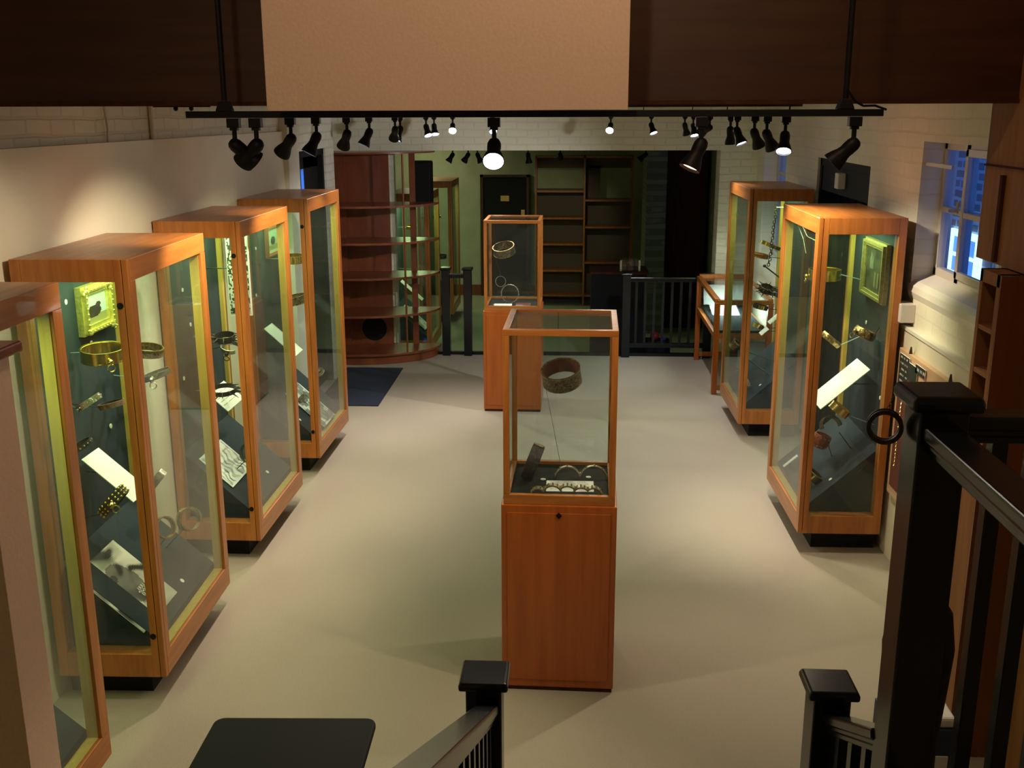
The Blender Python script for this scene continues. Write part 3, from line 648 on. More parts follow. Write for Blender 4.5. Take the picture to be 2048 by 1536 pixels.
def sky_dog(u, v):
    s = (.42 + .2 * v, .55 + .15 * v, .62)
    if v < .30: s = (.30, .26, .10)
    if ((u - .40) / .34) ** 2 + ((v - .40) / .20) ** 2 < 1: s = (.03, .02, .02)
    if ((u - .62) / .12) ** 2 + ((v - .58) / .10) ** 2 < 1: s = (.05, .03, .03)
    return s
def dark_paint(u, v):
    g = .01 + .05 * vn(u * 5, v * 6, 31)
    c = (g * 1.1, g * 1.05, g * .6)
    if abs(u - .3) < .10 and v > .5 and vn(u * 14, v * 9, 8) > .45: c = (.12, .13, .10)
    if (abs(u - .55) < .05 or abs(u - .72) < .035) and .12 < v < .45: c = (.15, .13, .07)
    return c
def green_dog(u, v):
    s = (.42, .52, .42)
    if v < .35: s = (.30, .30, .14)
    if ((u - .5) / .2) ** 2 + ((v - .5) / .18) ** 2 < 1: s = (.03, .03, .03)
    if v < .12: s = (.6, .6, .5)
    return s
framed('small ornate gilt frame with a dark dog against pale sky, second left cabinet', (PL, 4.86, 1.745), 1, .31, .235, .05, sky_dog, .045)
framed('gilt framed dark painting in the nearer right cabinet', (PR, 6.45, 1.715), -1, .46, .36, .045, dark_paint, .045, ornate=False, mat='gilt_dark')
framed('wooden framed dog painting at the top of the farthest left cabinet', (PL, 7.98, 1.70), 1, .34, .24, .03, green_dog, .03, ornate=False, mat=M['wood'])

# hanging chain, cables and small items
def chain(name, label, p0, p1, n, r, mat='iron', cat='chain', jit=.004):
    m = MB(); p0 = Vector(p0); p1 = Vector(p1)
    for k in range(n):
        c = p0.lerp(p1, (k + .5) / n) + Vector((random.uniform(-jit, jit), random.uniform(-jit, jit), 0)); ln = (p1 - p0).length / n * .72
        a = k % 2; q = []
        for i in range(9):
            t = 2 * PI * i / 8; o = Vector((r * math.cos(t), 0, ln * math.sin(t))) if a else Vector((0, r * math.cos(t), ln * math.sin(t)))
            q.append(c + o)
        m.path(q, r * .3, 5)
    return tag(m.build(name, mat), label, cat)
chain('hanging_chain', 'long dark link chain hanging in the farther right cabinet', (1.68, 8.68, 1.90), (1.62, 8.55, 1.44), 22, .011)
m = MB(); m.tube((1.68, 8.68, 1.90), (PR, 8.68, 1.90), .004); tag(m.build('chain_bracket', 'silver'), 'short steel bar holding the dark link chain, farther right cabinet', 'bracket')
m = MB(); m.tube((1.60, 8.62, 1.43), (1.80, 8.5, 1.28), .006); m.ball((1.60, 8.62, 1.43), .014, 6); tag(m.build('leash_rod', 'roddark'), 'dark slanting rod with silver tip under the link chain', 'rod')
for k, (a, b) in enumerate((((1.50, 9.0, .60), (1.79, 8.55, .27 + .18)), ((1.46, 8.9, .50), (1.56, 8.7, .40)))):
    m = MB(); m.tube(a, b, .005); tag(m.build('leash_rod', 'roddark'), ('long thin dark rod leaning across the slope, farther right cabinet', 'short thin dark rod below the long one, farther right cabinet')[k], 'rod')
for k, pts in enumerate(([(1.49, 6.95, 1.94), (1.52, 6.9, 1.85), (1.54, 6.88, 1.76)], [(1.51, 6.93, 1.94), (1.54, 6.88, 1.87), (1.60, 6.85, 1.84)])):
    tag(MB().path(pts, .003).build('lamp_wire', M['silver']), ('pale drooping wire inside the top of the nearer right cabinet, left one', 'pale drooping wire inside the top of the nearer right cabinet, right one')[k], 'wire', 'lamp wires in the right cabinet')
e = thing('fabric_rosette', 'small crimson rosette behind the farthest left cabinet collars', 'rosette', (-2.29, 8.15, 1.43))
m = MB(); m.box(-.02, .03, -.05, .05, -.06, .05); m.build('ribbon', plain('crimson_ribbon', (.42, .01, .03), .6), e, bevel=.01)
m = MB(); m.box(0, .02, -.02, 0, -.10, -.05); m.build('ribbon_tail', plain('crimson_tail', (.42, .01, .03), .6), e)

# numbered discs
def disc(label, p, n):
    m = MB(); n = Vector(n).normalized(); m.tube((0, 0, 0), n * .004, .0125, .0125, 14)
    tag(m.build('number_disc', 'disc', loc=p), label, 'disc', 'ivory number discs beside the exhibits')
for lab, p, n in [
    ('ivory disc left of the small ornate gilt frame, second left cabinet', (PL, 4.611, 1.814), (1, 0, 0)),
    ('ivory disc just under the small ornate gilt frame', (PL, 4.819, 1.575), (1, 0, 0)),
    ('ivory disc above the long white card, second left cabinet', (PL, 4.934, 1.118), (1, 0, 0)),
    ('topmost ivory disc on the third left cabinet panel', (PL, 6.058, 1.63), (1, 0, 0)),
    ('second ivory disc down on the third left cabinet panel', (PL, 6.142, 1.402), (1, 0, 0)),
    ('third ivory disc down on the third left cabinet panel', (PL, 5.963, 1.106), (1, 0, 0)),
    ('upper ivory disc on the farthest left cabinet panel', (PL, 7.566, 1.689), (1, 0, 0)),
    ('lower ivory disc on the farthest left cabinet panel', (PL, 7.504, 1.352), (1, 0, 0)),
    ('ivory disc left of the gilt framed painting, nearer right cabinet', (PR, 6.779, 1.699), (-1, 0, 0)),
    ('ivory disc above the carved bronze collar, nearer right cabinet', (PR, 6.60, 1.359), (-1, 0, 0)),
    ('ivory disc right of the slanting card, nearer right cabinet', (PR, 6.179, .976), (-1, 0, 0)),
    ('ivory disc low on the slope of the second left cabinet', (-1.97, 4.80, on_slope(-1.97) + .001), (.67, 0, .74)),
    ('ivory disc on the slope by the black ring, third left cabinet', (-2.09, 6.05, on_slope(-2.09) + .001), (.67, 0, .74)),
    ('ivory disc low on the slope of the third left cabinet', (-1.99, 6.42, on_slope(-1.99) + .001), (.67, 0, .74)),
    ('ivory disc on the slope of the farthest left cabinet', (-2.04, 7.48, on_slope(-2.04) + .001), (.67, 0, .74)),
    ('ivory disc in the middle of the nearer right cabinet slope', (1.64, 6.22, .66 - (1.89 - 1.64) * .91 + .001), (-.67, 0, .74)),
    ('ivory disc on the slope of the farther right cabinet', (1.62, 8.6, .66 - (1.885 - 1.62) * .91 + .001), (-.67, 0, .74)),
    ('ivory disc at the back left of the nearer pedestal case floor', (-.115, 4.66, .966), (0, 0, 1)),
    ('ivory disc at the back right of the nearer pedestal case floor', (.10, 4.70, .966), (0, 0, 1)),
    ('ivory disc at the front of the nearer pedestal case floor', (-.135, 4.435, .966), (0, 0, 1)),
    ('ivory disc on the farther pedestal case floor', (-.68, 9.30, .966), (0, 0, 1))]: disc(lab, p, n)

# ------------------------------------------------------------------ track lighting
ZR = 2.637
t = thing('lighting_track', 'near black lighting track across the room on two hanging rods', 'track', (-.15, 3.8, ZR), (0, 0, 0), 'black lighting tracks')
box(-1.235, 1.23, -.018, .018, 0, .024).build('track_bar', 'lampblack', t, bevel=.002)
for x in (-1.095, 1.10):
    m = MB(); m.tube((x, 0, .06), (x, 0, 1.9), .010); m.build('hanging_rod', 'lampblack', t)
    m = MB(); m.add([(x - .03, -.02, .024), (x + .03, -.02, .024), (x + .03, .02, .024), (x - .03, .02, .024), (x - .018, -.014, .058), (x + .018, -.014, .058), (x + .018, .014, .058), (x - .018, .014, .058)],
                    [(0, 3, 2, 1), (4, 5, 6, 7), (0, 1, 5, 4), (1, 2, 6, 5), (2, 3, 7, 6), (3, 0, 4, 7)]); m.build('rod_mount', 'lampblack', t, bevel=.003)
m = MB(); m.path([(1.10, -.015, .09), (1.13, -.015, .05), (1.16, -.012, .035), (1.20, -.01, .036), (1.24, -.01, .022)], .004, 6); m.build('feed_cable', 'lampblack', t)
for nm, x0, x1, y0, y1, lab in (('l', -1.288, -1.252, 4.35, 10.3, 'left black lighting track running down the room'), ('r', 1.032, 1.068, 4.35, 10.3, 'right black lighting track running down the room'), ('f', -1.25, 1.03, 10.30, 10.335, 'far black lighting track across the end of the room')):
    t = thing('lighting_track', lab, 'track', ((x0 + x1) / 2, (y0 + y1) / 2, ZR), (0, 0, 0), 'black lighting tracks')
    a, b = (x1 - x0) / 2, (y1 - y0) / 2
    box(-a, a, -b, b, -.002, .018).build('track_bar', 'lampblack', t, bevel=.002)
    m = MB()
    for k in (-.7, 0, .7):
        cx, cy = (0, b * k) if b > a else (a * k, 0)
        m.tube((cx, cy, .018), (cx, cy, 3.35 - ZR), .004, .004, 6)
    m.build('hanging_rod', 'lampblack', t)

def spot(x, y, aim, label, face=None, power=0, ang=60, col=(1, .84, .60), blend=.7, sc_=1.0, z=ZR, bar=True, group='black track spotlights'):
    """mini track spotlight: adapter, stem, bell shaped head pointing along aim"""
    e = thing('spotlight', label, 'spotlight', (x, y, z), (0, 0, 0), group)
    s = sc_
    m = MB(); m.box(-.022 * s, .022 * s, -.018 * s, .018 * s, -.034 * s, -.001); m.box(-.014 * s, .014 * s, -.012 * s, .012 * s, -.044 * s, -.034 * s); m.build('adapter', 'lampblack', e, bevel=.002)
    m = MB(); m.tube((0, 0, -.044 * s), (0, 0, -.085 * s), .0085 * s); m.build('stem', 'lampblack', e)
    d = Vector(aim).normalized(); pv = Vector((0, 0, -.095 * s))
    q = Matrix.Translation(pv) @ d.to_track_quat('Z', 'Y').to_matrix().to_4x4()
    prof = [(.0005, -.024), (.012, -.022), (.021, -.014), (.025, 0), (.025, .022), (.0235, .034), (.026, .048), (.033, .066), (.0385, .085), (.0395, .094), (.036, .094), (.034, .086)]
    MB().lathe([(r * s, zz * s) for r, zz in prof], 22, q).build('head', 'lampblack', e)
    m = MB(); c = [(q @ Vector((.034 * s * math.cos(2 * PI * i / 22), .034 * s * math.sin(2 * PI * i / 22), .084 * s))) for i in range(22)]
    m.add(c, [tuple(range(22))]); m.build('lamp_face', face or 'bulbdim', e)
    if power:
        ld = bpy.data.lights.new('spot_beam', 'SPOT'); ld.energy = power; ld.spot_size = R(ang); ld.spot_blend = blend; ld.shadow_soft_size = .03; ld.color = col
        lo = bpy.data.objects.new('spot_beam', ld); COL.objects.link(lo); lo.parent = e; lo.location = q @ Vector((0, 0, .1 * s)); lo.rotation_euler = (-d).to_track_quat('Z', 'Y').to_euler()
    return e
W = 1.0
spot(-1.216, 3.8, (.55, .35, -.55), 'first black spotlight on the near track from the left, half hidden', power=45, ang=50)
spot(-1.136, 3.8, (-.62, .25, -.62), 'second black spotlight from the left on the near track, pointing down left', power=28, ang=95)
spot(-.275, 3.8, (.02, -.75, -.55), 'glaring white spotlight on the near track, pointing at the viewer', face='bulbhot', power=20, ang=80)
spot(.458, 3.8, (-.40, -.20, -.85), 'large looking black spotlight on the near track above the right end of the opening', power=45, ang=70)
spot(.988, 3.8, (-.62, .10, -.62), 'rightmost black spotlight on the near track, pointing down left', power=45, ang=60)
for i, (y, aim, face, lab) in enumerate([
    (4.78, (-.62, .35, -.75), None, 'first spotlight on the left track, black with dark face'),
    (5.27, (-.42, -.18, -.85), 'bulb', 'second spotlight on the left track, its rim shining white'),
    (6.0, (-.40, .50, -.85), None, 'third spotlight on the left track, dark face turned away'),
    (6.67, (-.40, -.20, -.9), 'bulb', 'fourth spotlight on the left track with thin white rim'),
    (7.66, (-.22, .62, -.7), None, 'fifth spotlight on the left track, dark, of the close pair'),
    (7.89, (-.28, -.28, -.9), 'bulb', 'sixth spotlight on the left track, lit, of the close pair'),
    (9.31, (.28, -.42, -.8), 'bulb', 'seventh spotlight on the left track, lit and facing forward'),
    (9.86, (.12, -.45, -.8), 'bulb', 'last spotlight on the left track, lit and facing forward')]):
    spot(-1.27, y, aim, lab, face, power=58, ang=88, col=(1, .90, .80) if y > 7 else (1, .84, .60))
for i, (y, aim, face, lab) in enumerate([
    (5.32, (-.12, -.50, -.75), 'bulb', 'first spotlight on the right track, broad face glowing white'),
    (5.82, (.42, .25, -.8), None, 'second spotlight on the right track, dark and pointing right'),
    (6.21, (.38, .25, -.85), 'bulbdim', 'third spotlight on the right track, faint orange glimmer'),
    (6.86, (.30, -.30, -.85), 'bulb', 'fourth spotlight on the right track, lit white face'),
    (7.14, (.06, .10, -.9), None, 'fifth spotlight on the right track, dark behind the lit one'),
    (8.21, (-.62, .62, -.45), None, 'sixth spotlight on the right track, black and tilted far left'),
    (9.31, (.12, -.40, -.85), 'bulb', 'seventh spotlight on the right track, small and lit'),
    (10.0, (.22, .2, -.85), None, 'last spotlight on the right track, small and dark')]):
    spot(1.05, y, aim, lab, face, power=130 if y == 8.21 else 58, ang=88, col=(.95, .92, .95) if y > 7 else (1, .84, .60))
spot(-1.147, 10.31, (.05, -.72, -.5), 'leftmost spotlight on the far track, bright star like face', 'bulbhot', power=25, ang=90)
spot(-.76, 10.31, (.1, -.65, -.6), 'small lit spotlight on the far track behind the glaring near lamp', 'bulb', power=25, ang=90)
spot(.377, 10.31, (-.12, -.72, -.5), 'bright spotlight on the far track right of the hanging panel', 'bulbhot', power=25, ang=90)
spot(.763, 10.31, (.25, -.40, -.8), 'rightmost spotlight on the far track, lit white', 'bulb', power=25, ang=90)
# lower room track
t = thing('lighting_track', 'dim lighting track under the low ceiling of the far room', 'track', (-.3, 13.6, 2.25), (0, 0, 0), 'black lighting tracks')
box(-1.55, 1.6, -.02, .02, 0, .03).build('track_bar', 'lampblack', t)
m = MB(); [m.tube((x, 0, .03), (x, 0, .25), .006) for x in (-1.2, 0, 1.3)]; m.build('hanging_rod', 'lampblack', t)
for k, (x, a, lab, fc) in enumerate([(-1.52, (-.5, -.1, -.8), 'first dim spotlight from the left in the lower room', None), (-1.32, (-.4, .2, -.6), 'second dim spotlight from the left in the lower room', None), (-1.2, (.35, .1, -.8), 'third dim spotlight from the left in the lower room', None), (-.55, (.1, .1, -.9), 'fourth dim spotlight in the lower room, right of the glaring lamp', None), (-.14, (-.02, .75, -.30), 'silvery spotlight in front of the tall shelves in the lower room', None), (.95, (-.6, 0, -.5), 'dark spotlight near the brick pier in the lower room', None)]):
    spot(x, 13.6, a, lab, fc or M['lampblack'], sc_=1.15, z=2.25, power=(28 if k == 4 else 0), ang=40, col=(1, .92, .6), group='dim spotlights of the lower room')

# hanging cream panel
e = thing('hanging_screen', 'large cream board hanging in front of the dark beam', 'screen', (-.41, 3.5, 2.66))
box(-.592, .592, -.012, .012, 0, 1.84).build('screen_board', 'panel', e, bevel=.002)
# small fitting under the beam on left
e = thing('wall_fitting', 'small dark two lamp fitting on the left brick wall under the beam', 'light fitting', (-2.14, 6.0, 2.69))
box(-.26, .09, -.01, .01, 0, .012).build('mounting_bar', 'lampblack', e)
for x in (-.11, -.02): MB().ball((x, 0, -.008), .014, 6).build('bulb', 'lampblack', e)

# ------------------------------------------------------------------ curved shelf unit
SX, SY = -2.35, YB - .005
def half(rx, ry, n=26, a1=100, back=0.0):
    p = [(SX + rx * math.cos(R(a1 * k / n)), SY - ry * math.sin(R(a1 * k / n))) for k in range(n + 1)]
    p += [(-2.62, p[-1][1]), (-2.62, SY - back)]
    return p
e = thing('curved_shelf_unit', 'tall mahogany shelf unit with rounded shelves in the back left corner', 'shelves', (0, 0, 0))
MB().prism(half(.87, .60), 0, .10, 2).build('base', 'shelf', e, bevel=.002)
for z in (.11, .532, .94, 1.314, 1.701): MB().prism(half(.90, .64), z - .012, z + .012, 2).build('shelf', 'shelf', e, bevel=.002)
MB().prism(half(.87, .60), 2.245, 2.262, 2).build('top', 'shelf', e, bevel=.002)
box(-2.62, -1.985, SY - .055, SY - .03, .12, 2.245).build('back_panel', 'shelf', e)
box(-2.62, -2.46, SY - .12, SY - .06, .12, 2.245).build('side_panel', 'shelf', e)
m = MB(); m.tube((-1.765, SY - .47, .12), (-1.765, SY - .47, 2.245), .011); m.build('front_pole', 'shelf', e)
box(-1.765, -1.70, SY - .04, SY - .015, .12, 2.245).build('upright', 'shelf', e)
m = MB(); m.tube((-2.20, SY - .062, .30), (-2.20, SY - .056, .30), .14, n=28); m.build('hole_disc', 'blackmatt', e)  # black disc for the dark round hole in the panel
tag(box(-1.86, -1.62, 12.15, 12.4, 1.62, 2.12).build('wall_speaker', 'blackmatt', bevel=.02), 'dark box speaker seen through the top bay of the curved shelves', 'speaker')

# ------------------------------------------------------------------ railings
def cap_mb(w, h):
    a = w / 2; b = a * .9; m = MB()
    for (r0, z0), (r1, z1) in zip(((a * .82, 0), (a, .006), (a, h * .55), (b, h)), ((a, .006), (a, h * .55), (b, h), (b, h))): pass
    lv = [(a * .80, 0), (a, .004), (a * 1.0, h * .6), (a * .93, h)]
    vs = [(sx * r, sy * r, z) for r, z in lv for sx, sy in ((-1, -1), (1, -1), (1, 1), (-1, 1))]
    fs = [(k * 4 + i, k * 4 + (i + 1) % 4, (k + 1) * 4 + (i + 1) % 4, (k + 1) * 4 + i) for k in range(3) for i in range(4)] + [(0, 3, 2, 1), (12, 13, 14, 15)]
    return m.add(vs, fs)
def newel(parent, x, y, top, w=.10, cw=.137, z0=0, ch=.03):
    box(x - w / 2, x + w / 2, y - w / 2, y + w / 2, z0, top - ch).build('newel_post', 'black', parent, bevel=.004)
    cap_mb(cw, ch).build('newel_cap', 'black', parent, loc=(x, y, top - ch), bevel=.006)
def rail_mb(p0, p1, w=.062, h=.055):
    """moulded handrail between two points (top centre line)"""
    p0 = Vector(p0); p1 = Vector(p1); d = p1 - p0; side = Vector((d.y, -d.x, 0)).normalized(); upv = side.cross(d.normalized()); 
    if upv.z < 0: upv = -upv
    prof = [(-.5, -.12), (-.47, 0), (.47, 0), (.5, -.12), (.5, -.42), (.40, -.52), (.40, -.66), (.30, -.78), (.30, -1), (-.30, -1), (-.30, -.78), (-.40, -.66), (-.40, -.52), (-.5, -.42)]
    m = MB(); n = len(prof)
    vs = [p + side * (a * w) + upv * (b * h) for p in (p0, p1) for a, b in prof]
    return m.add(vs, [tuple(range(n)), tuple(range(n, 2 * n))[::-1]] + [(i, (i + 1) % n, n + (i + 1) % n, n + i) for i in range(n)])
# staircase the viewer stands on
e = thing('staircase', 'flight of stairs rising toward the viewer between the newel posts', 'stairs', (.25, 2.6, 0))
for k in range(6):
    box(-.40, .40, -1.45 - .28, -.28 * k, .175 * k, .175 * (k + 1)).build('step', 'carpet', e)
for lab, x, s in (('left stair banister with small black newel post and sloping handrail', -.225, -1), ('right stair banister with small black newel post and sloping handrail', .725, 1)):
    e = thing('stair_banister', lab, 'banister', (x, 2.6, 0), (0, 0, 0), 'black stair banisters')
    newel(e, 0, 0, 1.14)
    ye = -.44 if s > 0 else -2.45
    rail_mb((.01, -.03, 1.055), (.01, ye, 1.055 + (-.03 - ye) * .54)).build('handrail', 'black', e, bevel=.003)
    rail_mb((.01, -.03, .22), (.01, ye, .22 + (-.03 - ye) * .60), .04, .05).build('lower_rail', 'black', e)
    k = 0; yy = -.14
    while yy > ye + .04:
        box(-.006, .026, yy - .016, yy + .016, .22 + (-yy) * .60, 1.0 + (-yy) * .54).build('baluster', 'black', e); yy -= .11
# landing balustrade on the right
e = thing('landing_balustrade', 'tall black newel post and guard rails of the landing at right', 'banister', (.76, 2.105, 0))
newel(e, 0, 0, 2.10, z0=.0, w=.10, cw=.142, ch=.035)
rail_mb((-.005, -.05, 2.035), (-.005, -1.5, 2.035), .075, .06).build('handrail', 'black', e, bevel=.003)
rail_mb((.05, -.005, 2.052), (1.2, -.005, 2.052), .07, .06).build('handrail', 'black', e, bevel=.003)
rail_mb((.05, -.005, 1.17), (1.2, -.005, 1.17), .05, .05).build('lower_rail', 'black', e)
rail_mb((-.005, -.05, 1.17), (-.005, -1.5, 1.17), .05, .05).build('lower_rail', 'black', e)
for k in range(14):
    x = .128 + k * .078; box(x - .016, x + .016, -.022, .014, 1.17, 2.0).build('baluster', 'black', e, bevel=.002)
for k in range(5):
    y = -.66 - k * .17; box(-.02, .014, y - .016, y + .016, 1.17, 1.98).build('baluster', 'black', e)
tag(struct('floor', box(.73, 2.0, -1.6, 2.15, .90, 1.07), 'carpet'), 'landing floor at right of the stairs', 'floor', kind='structure')
# collar hanging from the newel on a chain
collar('dark iron ring collar hanging on a chain beside the tall newel post', (.668, 2.14, 2.008), .029, .018, 'leather', (88, 0, -14), t=.006, edge='iron', group='loose collars')
chain('thin_chain', 'thin chain holding the iron ring collar under the newel cap', (.690, 2.165, 2.068), (.672, 2.145, 2.040), 7, .003, cat='chain', jit=.0005)
# far railings at the opening
e = thing('step_railing', 'short black railing of two newel posts at the left of the opening', 'railing', (-1.27, YB - .07, 0), (0, 0, 0), 'black railings at the step')
newel(e, -.11, 0, 1.0, .09, .12); newel(e, .135, 0, 1.0, .09, .12)
rail_mb((-.07, 0, .93), (.09, 0, .93), .06, .05).build('handrail', 'black', e)
e = thing('step_railing', 'long black balustrade at the right of the opening', 'railing', (1.1, YB - .07, 0), (0, 0, 0), 'black railings at the step')
newel(e, -.47, 0, .95, .09, .12); newel(e, .43, 0, .95, .09, .12)
rail_mb((-.43, 0, .90), (.39, 0, .90), .06, .05).build('handrail', 'black', e)
rail_mb((-.43, 0, .16), (.39, 0, .16), .05, .05).build('lower_rail', 'black', e)
for k in range(8):
    x = -.36 + k * .098; box(x - .014, x + .014, -.014, .014, .15, .86).build('baluster', 'black', e)

# ------------------------------------------------------------------ slanted desk case at back right
e = thing('desk_case', 'lit wooden desk case with glass top by the right end of the opening', 'display case', (1.66, 10.59, 0))
hx, hy = .25, .73
for sx in (-1, 1):
    for sy in (-1, 1): box(sx * hx - .025, sx * hx + .025, sy * hy - .03, sy * hy + .03, 0, .93 if sy > 0 else .90).build('leg', 'teakred', e, bevel=.003)
f = MB(); f.box(-hx, hx, -hy, -hy + .04, .55, .60); f.box(-hx, hx, hy - .04, hy, .55, .60); f.box(-hx - .02, -hx + .02, -hy, hy, .55, .60); f.box(hx - .02, hx + .02, -hy, hy, .55, .60)
f.box(-hx, hx, -hy - .025, -hy + .03, .88, .925); f.box(-hx, hx, hy - .03, hy + .025, .91, .955)
for sx in (-1, 1): f.box(sx * hx - .025, sx * hx + .025, -hy, hy, .895, .935)
f.box(-hx, hx, -hy - .02, -hy + .01, .04, .09); f.box(-hx, hx, hy - .01, hy + .02, .04, .09)
f.build('frame', 'wood_h', e, bevel=.002)
box(-hx, hx, -hy, hy, .915, .92).build('top_glass', 'glass', e)
g = MB(); g.box(-hx - .002, -hx + .003, -hy + .03, hy - .03, .60, .895); g.box(-hx, hx, -hy - .002, -hy + .003, .60, .88); g.build('side_glass', 'glass', e)
box(-hx + .02, hx - .02, -hy + .03, hy - .03, .60, .625).build('display_floor', 'teal', e)
b = MB(); b.box(-hx + .03, hx - .03, 0, .01, 0, .22); b.build('text_board', 'desk_white', e, loc=(0, hy - .22, .66), rot=(R(-25), 0, 0))
b = MB(); b.box(-.14, .14, -.2, .2, 0, .006); b.build('text_sheet', 'card', e, loc=(-.04, .2, .64), rot=(R(10), 0, 0))
ld = bpy.data.lights.new('desk_light', 'AREA'); ld.shape = 'RECTANGLE'; ld.size = .3; ld.size_y = .15; ld.energy = 9; ld.color = (.85, 1, .95)
lo = bpy.data.objects.new('desk_light', ld); COL.objects.link(lo); lo.location = (1.66, 10.75, .885)
tag(box(1.64, 1.94, 9.94, 9.97, .10, .5).build('leaning_board', M['navy'] if False else plain('pale_blue_card', (.30, .36, .50), .6)), 'pale blue grey board leaning under the desk case', 'board')

# mat
tag(box(-2.38, -1.776, 9.268, 10.75, .0, .012).build('door_mat', 'mat', bevel=.003), 'dark navy door mat on the carpet before the left door', 'mat')

# ------------------------------------------------------------------ lower room furniture
e = thing('wall_shelving', 'tall wooden shelving unit of two bays against the far room wall', 'shelves', (.22, 16.7, -.35))
f = MB()
for x in (-.765, -.003, .745): f.box(x - .014, x + .014, -.18, .18, 0, 2.36)
f.box(-.765, .745, -.18, .18, 2.33, 2.36); f.build('upright', M['wood'], e)
bp = MB(); bp.box(-.75, 0, .15, .17, 0, 1.84); bp.box(.01, .73, .15, .17, 0, 1.68); bp.box(-.75, .73, .15, .17, 2.16, 2.34); bp.box(.01, .25, .15, .17, 1.68, 2.2); bp.build('back_board', 'graybrown', e)
for z in (1.80, 1.38, .97, .55, .15): box(-.755, -.01, -.18, .15, z, z + .03).build('shelf', 'wood', e)
for z in (1.66, 1.24, .68, .15): box(.005, .735, -.18, .15, z, z + .03).build('shelf', 'wood', e)
tag(MB().box(1.03, 1.30, 14.4, 15.2, -.35, 2.5).build('brick_pier', 'green'), 'greenish brick pier in the lower room', 'pier')
e = thing('tall_cupboard', 'tall dark red brown cupboard at the right of the lower room', 'cupboard', (1.60, 15.2, -.35))
box(-.28, .30, -.4, .4, 0, 2.5).build('body', 'darkpanel', e, bevel=.003)
e = thing('counter', 'low dark counter behind the railing in the lower room', 'counter', (.62, 12.6, -.35))
box(-.36, .30, -.25, .25, 0, 1.14).build('body', 'blackmatt', e, bevel=.004)
box(-.38, .32, -.27, .27, 1.14, 1.17).build('counter_top', 'darkpanel', e, bevel=.004)
e = thing('glass_box', 'small glass box on the dark counter', 'box', (.72, 12.5, .82))
g = MB(); g.box(-.12, .12, -.08, .08, 0, .14); g.build('glass', 'glass', e)
g = MB(); [g.box(x - .012, x + .012, -.085, -.075, 0, .13) for x in (-.11, .11)]; g.build('corner_strip', M['silver'], e)
tag(MB().ball((1.02, 12.2, .075), .055, 10).build('warning_lamp', 'redglow'), 'red round lamp low behind the right railing', 'lamp')
tag(MB().ball((1.12, 12.15, .06), .03, 8).build('small_lens', 'bluegloss'), 'small blue lens beside the red round lamp', 'lamp')
m = MB(); m.box(.92, 1.2, 12.1, 12.35, -.35, .03); tag(m.build('equipment_box', 'blackmatt', bevel=.01), 'black equipment box carrying the red lamp behind the railing', 'box')

# ------------------------------------------------------------------ bookcase and panelling at right
e = thing('bookcase', 'tall wooden bookcase end with open pigeonholes at the right edge', 'bookcase', (1.62, 4.09, 0))
z1 = 2.055; y0, y1 = -.11, .085   # pigeonhole front spans y, faces -x
f = MB(); f.box(0, .36, y0, y0 + .03, 0, z1); f.box(0, .36, y1 - .03, y1, 0, z1); f.box(0, .36, y0, y1, z1 - .05, z1); f.box(.25, .36, y0, y1, 0, z1)
f.build('carcass', 'oak', e, bevel=.002)
box(.001, .25, y0 + .03, y1 - .03, 0, 1.30).build('lower_panel', 'oak', e)
for k in range(4):
    z = z1 - .235 - k * .175
    if z > .03: box(.002, .25, y0 + .03, y1 - .03, z, z + .018).build('divider', 'oak', e)
box(0, .355, y0 - .012, y0 - .001, 0, z1 - .002).build('end_panel', 'darkpanel' if False else noise_mat('red_end_panel', (.17, .055, .018), (.21, .07, .024), 4, (6, 6, .5), .4, .03, 6), e)
e = thing('wood_cupboard', 'wide wooden cupboard front nearer than the pigeonholes at the right edge', 'cupboard', (1.80, 3.70, 0))
box(0, .19, -.9, .26, 0, 2.02).build('body', 'oak', e, bevel=.003)
struct('trim_11', box(1.70, 2.0, 3.3, 4.45, 2.062, 4.5), 'oak', 'wooden panelling above the bookcase')
f = MB(); f.box(1.692, 1.70, 3.3, 4.45, 2.438, 2.446); struct('trim_12', f, 'darkpanel', 'dark joint line across the wooden panelling')
f = MB(); f.box(1.685, 1.70, 4.23, 4.255, 2.07, 2.41); struct('trim_13', f, 'darkpanel', 'vertical groove in the wooden panelling')

# ------------------------------------------------------------------ items on the right wall
e = thing('wall_display_board', 'pale wooden board with black plaques on the right wall below the window', 'board', (1.963, 5.62, .43))
box(-.03, 0, -.46, .43, 0, .89).build('board', 'lightwood', e, bevel=.003)
box(-.034, -.028, -.40, .385, .06, .72).build('baize_panel', 'maroon', e)
def script(u, v):
    if min(u, 1 - u, v, 1 - v) < .03: return (.02, .02, .02)
    r = (v * 7) % 1
    return (.75, .72, .65) if (.35 < r < .62 and math.sin(u * 60 + 9 * vn(u * 9, int(v * 7), 3)) > .2 and .1 < u < .88) else (.015, .017, .02)
picture_grid(script, 40, 42, .17, .24, .006).build('plaque', 'print', e, loc=(-.034, .295, .75), rot=Matrix(((0, 0, -1), (-1, 0, 0), (0, 1, 0))).to_euler())
picture_grid(lambda u, v: (.75, .72, .65) if (.4 < v < .6 and math.sin(u * 40) > .1) else (.015, .017, .02), 16, 6, .16, .05, .006).build('small_plaque', 'print', e, loc=(-.034, .02, .845), rot=Matrix(((0, 0, -1), (-1, 0, 0), (0, 1, 0))).to_euler())
picture_grid(lambda u, v: (.012, .02, .016), 4, 4, .14, .10, .006).build('dark_plaque', 'print', e, loc=(-.034, .14, .80), rot=Matrix(((0, 0, -1), (-1, 0, 0), (0, 1, 0))).to_euler())
m = MB(); m.tube((-.02, .26, .89), (-.02, .26, .93), .010, .004); m.tube((-.02, -.38, .89), (-.02, -.38, .93), .010, .004); m.build('hook', 'leather', e)
